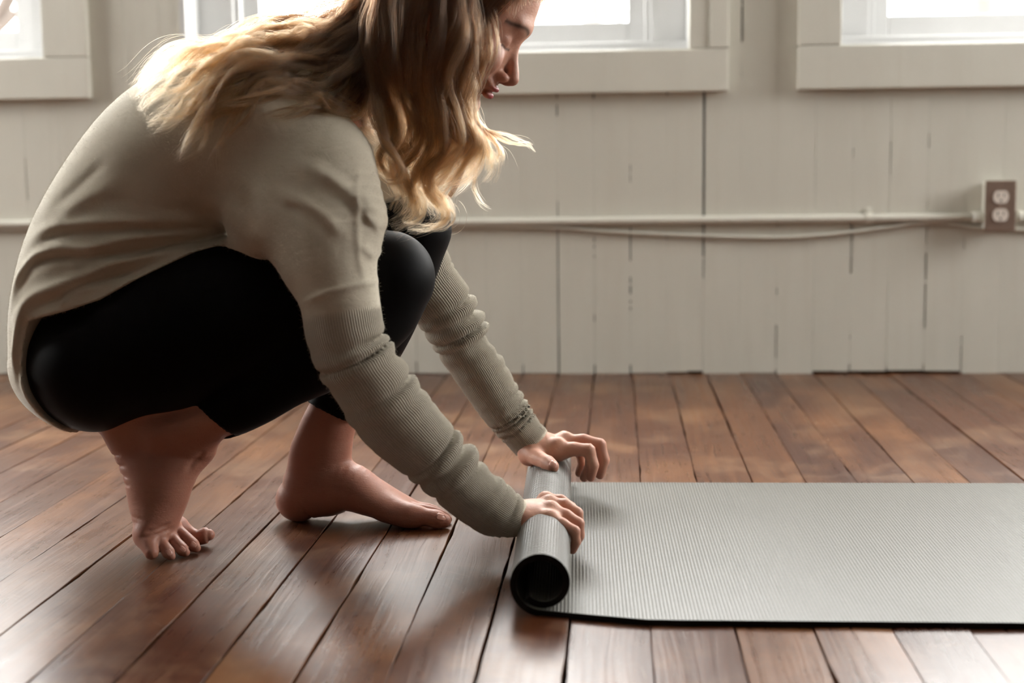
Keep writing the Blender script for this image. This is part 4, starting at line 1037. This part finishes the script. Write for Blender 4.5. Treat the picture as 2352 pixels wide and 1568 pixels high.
def lock(rows, r0, r1, r2, n, lift=None, amp=.004, wav=.11, dark=0.0, tip=1.0, seed=0, K=34, spread=1.0, flat=0.6):
    """rows (px, py, Y) root to tip; r0/r1/r2 lock radius at root, middle and tip"""
    R = np.random.default_rng(100+seed); rows = np.array(rows, float); Y = rows[:, 2].copy()
    if lift is not None:
        h = hit(rows[:, 0], rows[:, 1], lift); Y = np.where(np.isnan(h), Y, np.minimum(Y, h) if lift < 0 else h)
    C = spline(np.array([at(a, b, y) for (a, b, _), y in zip(rows, Y)]), np.linspace(0, len(rows)-1, 120))
    L = np.concatenate([[0], np.cumsum(np.linalg.norm(np.diff(C, axis=0), axis=1))]); T = np.gradient(C, axis=0); T /= np.linalg.norm(T, axis=1)[:, None]
    up = np.array([0, -1.0, 0.05]); B = up-(T@up)[:, None]*T; B /= np.linalg.norm(B, axis=1)[:, None]; A = np.cross(T, B)
    tt = np.linspace(0, 1, K); NS = max(3, int(n/45))
    q = R.random(NS)*2*math.pi; m = np.sqrt(R.random(NS)); sx, sy = m*np.cos(q)*.85, m*np.sin(q)*.85
    sph = R.normal(size=NS)*.9; sam = .6+.9*R.random(NS); slen = .90+.20*R.random(NS); stone = .55+.80*R.random(NS); swav = 1+.18*R.normal(size=NS)
    for i in range(n):
        g = i % NS; loose = R.random() < .10
        end = min(1.0, slen[g])*(1.0-0.22*R.random()**2); s = tt*end*L[-1]; ip = lambda A_: np.stack([np.interp(s, L, A_[:, a]) for a in range(3)], 1)
        c, a_, b_ = ip(C), ip(A), ip(B)
        u = s/L[-1]; rad = np.where(u < .5, r0+(r1-r0)*u*2, r1+(r2-r1)*(u-.5)*2)+.003*u*spread
        q = R.random()*2*math.pi; m = math.sqrt(R.random())*(.75 if loose else .42)
        x = sx[g]+m*math.cos(q)*(1-.45*u); y = (sy[g]+m*math.sin(q)*(1-.45*u))*flat
        ph = seed*1.7+sph[g]+R.normal()*(.8 if loose else .18); w = amp*sam[g]*np.clip(u*2.2, 0, 1)*(1+.15*R.normal()); wl = wav*swav[g]
        fly = spread*R.normal(size=(2, 1))*(.010 if loose else .0022)*np.clip(u-.2, 0, 1)**1.5
        p = c+a_*(x*rad+w*np.sin(2*math.pi*s/wl+ph)+fly[0]*(1+np.sin(u*6+ph)))[:, None]+b_*(y*rad+.6*w*np.cos(2*math.pi*s/wl*0.9+ph*1.3)+fly[1]*1.2)[:, None]
        STR_P.append(p); STR_N.append(K); thick = 0.00015*(0.7+.5*R.random())*(.7 if loose else 1); STR_R.append(thick*np.clip((1.02-tt)*5, .2, 1))
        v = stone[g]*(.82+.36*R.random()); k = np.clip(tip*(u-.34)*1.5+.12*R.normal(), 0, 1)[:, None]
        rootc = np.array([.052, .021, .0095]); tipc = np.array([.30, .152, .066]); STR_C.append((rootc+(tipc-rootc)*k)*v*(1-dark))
# falling past the near cheek to the knees
near = [
 ([(1150,-140,1.83),(1106,-60,1.795),(1090,10,1.79),(1100,90,1.785),(1100,140,1.785),(1082,190,1.79),(1070,230,1.79),(1074,270,1.79),(1098,312,1.79),(1122,345,1.79),(1120,392,1.79)], .010,.013,.003, 420, .005, 0.0),
 ([(1140,-150,1.82),(1088,-60,1.78),(1074,0,1.77),(1074,90,1.765),(1066,170,1.77),(1062,230,1.78),(1070,290,1.78),(1096,330,1.78),(1072,390,1.78),(1020,430,1.785),(1004,452,1.785)], .013,.015,.004, 520, .005, 0.0),
 ([(1125,-160,1.82),(1070,-60,1.77),(1058,10,1.76),(1052,100,1.755),(1036,190,1.76),(1040,270,1.77),(1062,335,1.775),(1032,395,1.775),(992,430,1.78),(984,470,1.78)], .014,.016,.005, 560, .005, 0.0),
 ([(1095,-165,1.82),(1030,-60,1.765),(1014,10,1.755),(1004,110,1.75),(1000,200,1.755),(1014,280,1.765),(1018,345,1.77),(988,395,1.775),(990,440,1.775),(1020,478,1.775),(1018,508,1.775),(978,526,1.775),(935,524,1.775)], .015,.015,.003, 560, .004, 0.0),
 ([(1060,-165,1.82),(990,-60,1.765),(968,10,1.755),(952,110,1.75),(962,200,1.755),(976,270,1.765),(984,335,1.77),(962,390,1.775),(945,430,1.775),(960,470,1.775),(962,500,1.775),(925,512,1.775)], .015,.015,.003, 560, .004, 0.05),
 ([(1025,-160,1.82),(950,-60,1.77),(922,10,1.757),(914,110,1.752),(928,195,1.755),(946,270,1.765),(948,330,1.77),(914,378,1.772),(930,425,1.772),(952,462,1.772),(930,500,1.772),(896,520,1.772)], .015,.014,.003, 520, .004, 0.25),
 ([(990,-150,1.82),(910,-60,1.775),(880,10,1.765),(872,110,1.762),(884,190,1.765),(900,255,1.768),(906,320,1.77),(880,365,1.77),(905,405,1.77),(925,450,1.77),(908,490,1.77)], .015,.014,.003, 480, .004, 0.45),
 ([(960,-140,1.83),(880,-50,1.79),(846,30,1.785),(842,120,1.782),(856,200,1.772),(862,270,1.75),(880,325,1.742),(908,360,1.742),(920,392,1.745),(906,414,1.748),(880,408,1.75),(864,392,1.752)], .014,.011,.002, 330, .003, 0.35),
 ([(1010,-150,1.83),(940,-40,1.80),(900,60,1.80),(884,150,1.80),(880,230,1.80),(900,300,1.80),(930,350,1.80),(985,400,1.80),(960,450,1.80)], .020,.020,.008, 500, .005, 0.6),  # inner lock, its colour darkened for the shade under the outer hair
 ([(1080,-150,1.83),(1010,-40,1.80),(985,60,1.80),(965,150,1.80),(990,230,1.80),(1010,300,1.80),(1000,360,1.80),(960,410,1.80),(985,470,1.80),(1005,500,1.80)], .020,.020,.008, 500, .005, 0.35),
 ([(1110,-150,1.84),(1076,-40,1.80),(1068,60,1.79),(1050,150,1.79),(1048,230,1.80),(1080,295,1.80),(1110,330,1.80),(1130,370,1.80),(1112,420,1.80)], .012,.014,.005, 380, .006, 0.0),
 ([(1075,226,1.80),(1092,270,1.80),(1120,300,1.80),(1170,322,1.80),(1215,328,1.80),(1236,350,1.80)], .005,.004,.002, 60, .003, -0.2),
 ([(1080,250,1.80),(1100,290,1.80),(1130,322,1.80),(1150,352,1.80),(1148,382,1.80)], .006,.006,.004, 90, .003, -0.2),
 ([(1070,330,1.80),(1095,385,1.80),(1100,430,1.80),(1116,462,1.80),(1140,480,1.80)], .006,.005,.004, 30, .003, -0.2),
 ([(1060,380,1.80),(1040,430,1.80),(1020,470,1.80),(1034,500,1.80),(1010,528,1.80)], .006,.006,.003, 90, .003, -0.1)]
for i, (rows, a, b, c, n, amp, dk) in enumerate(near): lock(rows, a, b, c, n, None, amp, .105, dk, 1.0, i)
for i, rows in enumerate(([(1100,-60,1.80),(1118,20,1.79),(1136,80,1.785),(1134,130,1.785),(1108,190,1.79),(1088,224,1.79)], [(1110,-60,1.80),(1126,10,1.79),(1140,70,1.79),(1138,118,1.79),(1118,170,1.79)])): lock(rows, .004, .004, .002, 26, None, .002, .09, .1, .6, 30+i)
lock([(980,-120,1.81),(890,20,1.782),(852,130,1.765),(832,200,1.75),(830,250,1.74),(850,300,1.735),(878,335,1.735)], .014, .013, .005, 340, .006, .003, .1, .5, .5, 36)
# the far side of the head
farl = [([(1130,-150,1.88),(1110,-60,1.94),(1100,40,1.955),(1080,140,1.96),(1060,220,1.95),(1070,290,1.94),(1090,350,1.93),(1060,410,1.93),(1030,450,1.93)], .016,.018,.006),
        ([(1080,-160,1.88),(1040,-60,1.95),(1020,40,1.965),(1000,140,1.965),(1000,230,1.95),(1020,310,1.94),(1010,390,1.93),(980,440,1.93),(1000,490,1.93)], .018,.02,.006),
        ([(1020,-160,1.88),(970,-60,1.95),(940,40,1.96),(920,140,1.96),(930,230,1.95),(940,310,1.94),(950,390,1.93),(930,450,1.93)], .018,.02,.006)]
for i, (rows, a, b, c) in enumerate(farl): lock(rows, a, b, c, 320, None, .005, .11, .1, 1.0, 40+i)
# thrown over the shoulder, lying on the back of the sweater
backl = [
 ([(1060,-170,1.87),(950,-130,1.87),(870,-50,1.87),(790,12,1.87),(720,42,1.87),(620,48,1.87),(530,92,1.86),(430,106,1.86),(360,146,1.86),(303,205,1.86)], .014,.014,.006, 520, None, .005, 0.0),
 ([(1050,-165,1.85),(930,-100,1.84),(860,-30,1.84),(780,50,1.84),(700,76,1.84),(610,76,1.84),(510,112,1.84),(420,130,1.84),(350,172,1.84),(312,228,1.84)], .015,.015,.006, 520, .012, .006, 0.0),
 ([(1040,-160,1.83),(920,-90,1.82),(850,0,1.81),(780,70,1.80),(700,98,1.80),(610,104,1.80),(510,146,1.80),(430,180,1.80),(360,225,1.80),(326,262,1.80)], .015,.015,.006, 520, .011, .006, 0.0),
 ([(1030,-155,1.82),(910,-75,1.80),(850,20,1.79),(780,90,1.78),(710,122,1.78),(640,146,1.78),(570,146,1.78),(500,182,1.78),(430,235,1.78),(385,270,1.78),(340,290,1.78)], .015,.015,.006, 520, .010, .006, 0.05),
 ([(1020,-150,1.82),(905,-60,1.79),(850,40,1.785),(790,110,1.78),(720,144,1.77),(640,160,1.76),(565,170,1.76),(500,225,1.76),(470,285,1.76),(440,330,1.75),(414,374,1.75)], .014,.013,.004, 460, .009, .005, 0.1),
 ([(1020,-150,1.82),(900,-40,1.79),(840,70,1.785),(760,140,1.77),(660,162,1.76),(604,182,1.75),(570,230,1.75),(545,268,1.74),(515,310,1.74),(500,350,1.74),(492,388,1.74)], .012,.009,.0015, 200, .008, .004, 0.05),
 ([(1010,-150,1.82),(900,-30,1.79),(850,80,1.785),(800,150,1.77),(740,190,1.76),(660,200,1.75),(600,215,1.75),(540,240,1.74),(480,262,1.74),(430,300,1.74)], .014,.014,.006, 420, .009, .005, 0.15),
 ([(1000,-140,1.82),(900,0,1.79),(860,110,1.785),(830,180,1.77),(790,228,1.75),(720,250,1.74),(650,262,1.74),(590,272,1.74)], .014,.012,.003, 240, .007, .004, 0.35),
 ([(990,-140,1.82),(900,10,1.79),(870,110,1.785),(846,190,1.76),(820,240,1.75),(780,245,1.745),(700,225,1.745),(620,205,1.745)], .014,.014,.005, 280, .008, .004, 0.3),
 ([(1040,-165,1.90),(930,-100,1.91),(860,-30,1.92),(780,40,1.92),(700,60,1.92),(610,66,1.92),(510,104,1.91),(420,128,1.91),(350,170,1.91),(312,215,1.91)], .016,.018,.008, 420, None, .005, 0.0)]
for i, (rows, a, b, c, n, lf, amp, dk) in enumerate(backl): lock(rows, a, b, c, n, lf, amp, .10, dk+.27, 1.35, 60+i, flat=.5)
def onto_head(P, lift):
    """move points radially onto the head surface"""
    c = hp(-.012, 0, .028); d = P-c; d /= np.linalg.norm(d, axis=1)[:, None]; lo = np.full(len(P), .05); hi = np.full(len(P), .17)
    for _ in range(13):
        m = (lo+hi)/2; ins = par(f_head, c+d*m[:, None]) < lift; lo = np.where(ins, m, lo); hi = np.where(ins, hi, m)
    return c+d*lo[:, None]
# a full layer over the skull so that no scalp shows
def skull_layer():
    for i in range(2200):
        u = HR.random(); ang = HR.uniform(-.1, 1.0); side = -1 if i % 3 else 1
        f0 = .066-.162*u; root = hp(f0, side*.004, .034+.080*math.sqrt(max(0, 1-((f0+.012)/.099)**2))+.002)
        tt = np.linspace(0, 1, 18); th = tt*math.pi*0.60
        fb = f0-.035*tt*(.4+u)
        sc = np.sqrt(np.clip(1-((np.clip(fb, -.108, .085)+.012)/.103)**2, .03, 1))
        q = np.stack([fb, side*.082*np.sin(th)*sc**.8, .034+.086*np.cos(th)*sc-.02*tt], 1)
        p = HO+q@HAX+HR.normal(size=3)*.0015; STR_P.append(p); STR_N.append(18); STR_R.append(np.full(18, .00022))
        STR_C.append(np.array([.055, .025, .012])*(.7+.6*HR.random())*np.ones((18, 1)))
_n0 = len(STR_P); skull_layer()
def front_hairline():
    for i in range(1100):
        side = -1 if i % 2 else 1; a = HR.random(); f0 = .080-.020*a*a-.012*HR.random(); l0 = side*(.002+.056*a)
        tt = np.linspace(0, 1, 18); fb = f0-(.10+.05*HR.random())*tt; lb = side*(abs(l0)+(.080-abs(l0))*np.sin(tt*math.pi*.42))
        e = np.clip(1-((fb+.012)/.101)**2-(np.clip(np.abs(lb), 0, .0755)/.0765)**2, .0, 1); u = .034+.083*np.sqrt(e)-.030*tt*tt*(np.abs(lb) > .05)
        p = HO+np.stack([fb, lb, u], 1)@HAX+HR.normal(size=3)*.0012; STR_P.append(p); STR_N.append(18); STR_R.append(np.full(18, .00020))
        STR_C.append(np.array([.075, .034, .016])*(.7+.6*HR.random())*np.ones((18, 1)))
front_hairline()
_Q = np.concatenate(STR_P[_n0:]); _l = np.repeat(HR.uniform(.0015, .006, len(STR_P)-_n0), 18); _Q = onto_head(_Q, _l).reshape(-1, 18, 3)
for _i, _q in enumerate(_Q): STR_P[_n0+_i] = _q
hc = bpy.data.hair_curves.new('hair'); hc.add_curves([int(x) for x in STR_N])
hc.attributes['position'].data.foreach_set('vector', np.concatenate(STR_P).astype(np.float32).ravel())
ra_ = hc.attributes.get('radius') or hc.attributes.new('radius', 'FLOAT', 'POINT'); ra_.data.foreach_set('value', np.concatenate(STR_R).astype(np.float32))
cc = np.concatenate(STR_C); cc = np.concatenate([np.clip(cc, .004, .9), np.ones((len(cc), 1))], 1)
ca = hc.attributes.new('tone', 'FLOAT_COLOR', 'POINT'); ca.data.foreach_set('color', cc.astype(np.float32).ravel())
hair = bpy.data.objects.new('hair', hc); COL.objects.link(hair); hc.materials.append(M_HAIR); hair.parent = woman
hair['label'] = 'long wavy dark-blonde hair falling over the face and back'
_log('hair', len(STR_N))
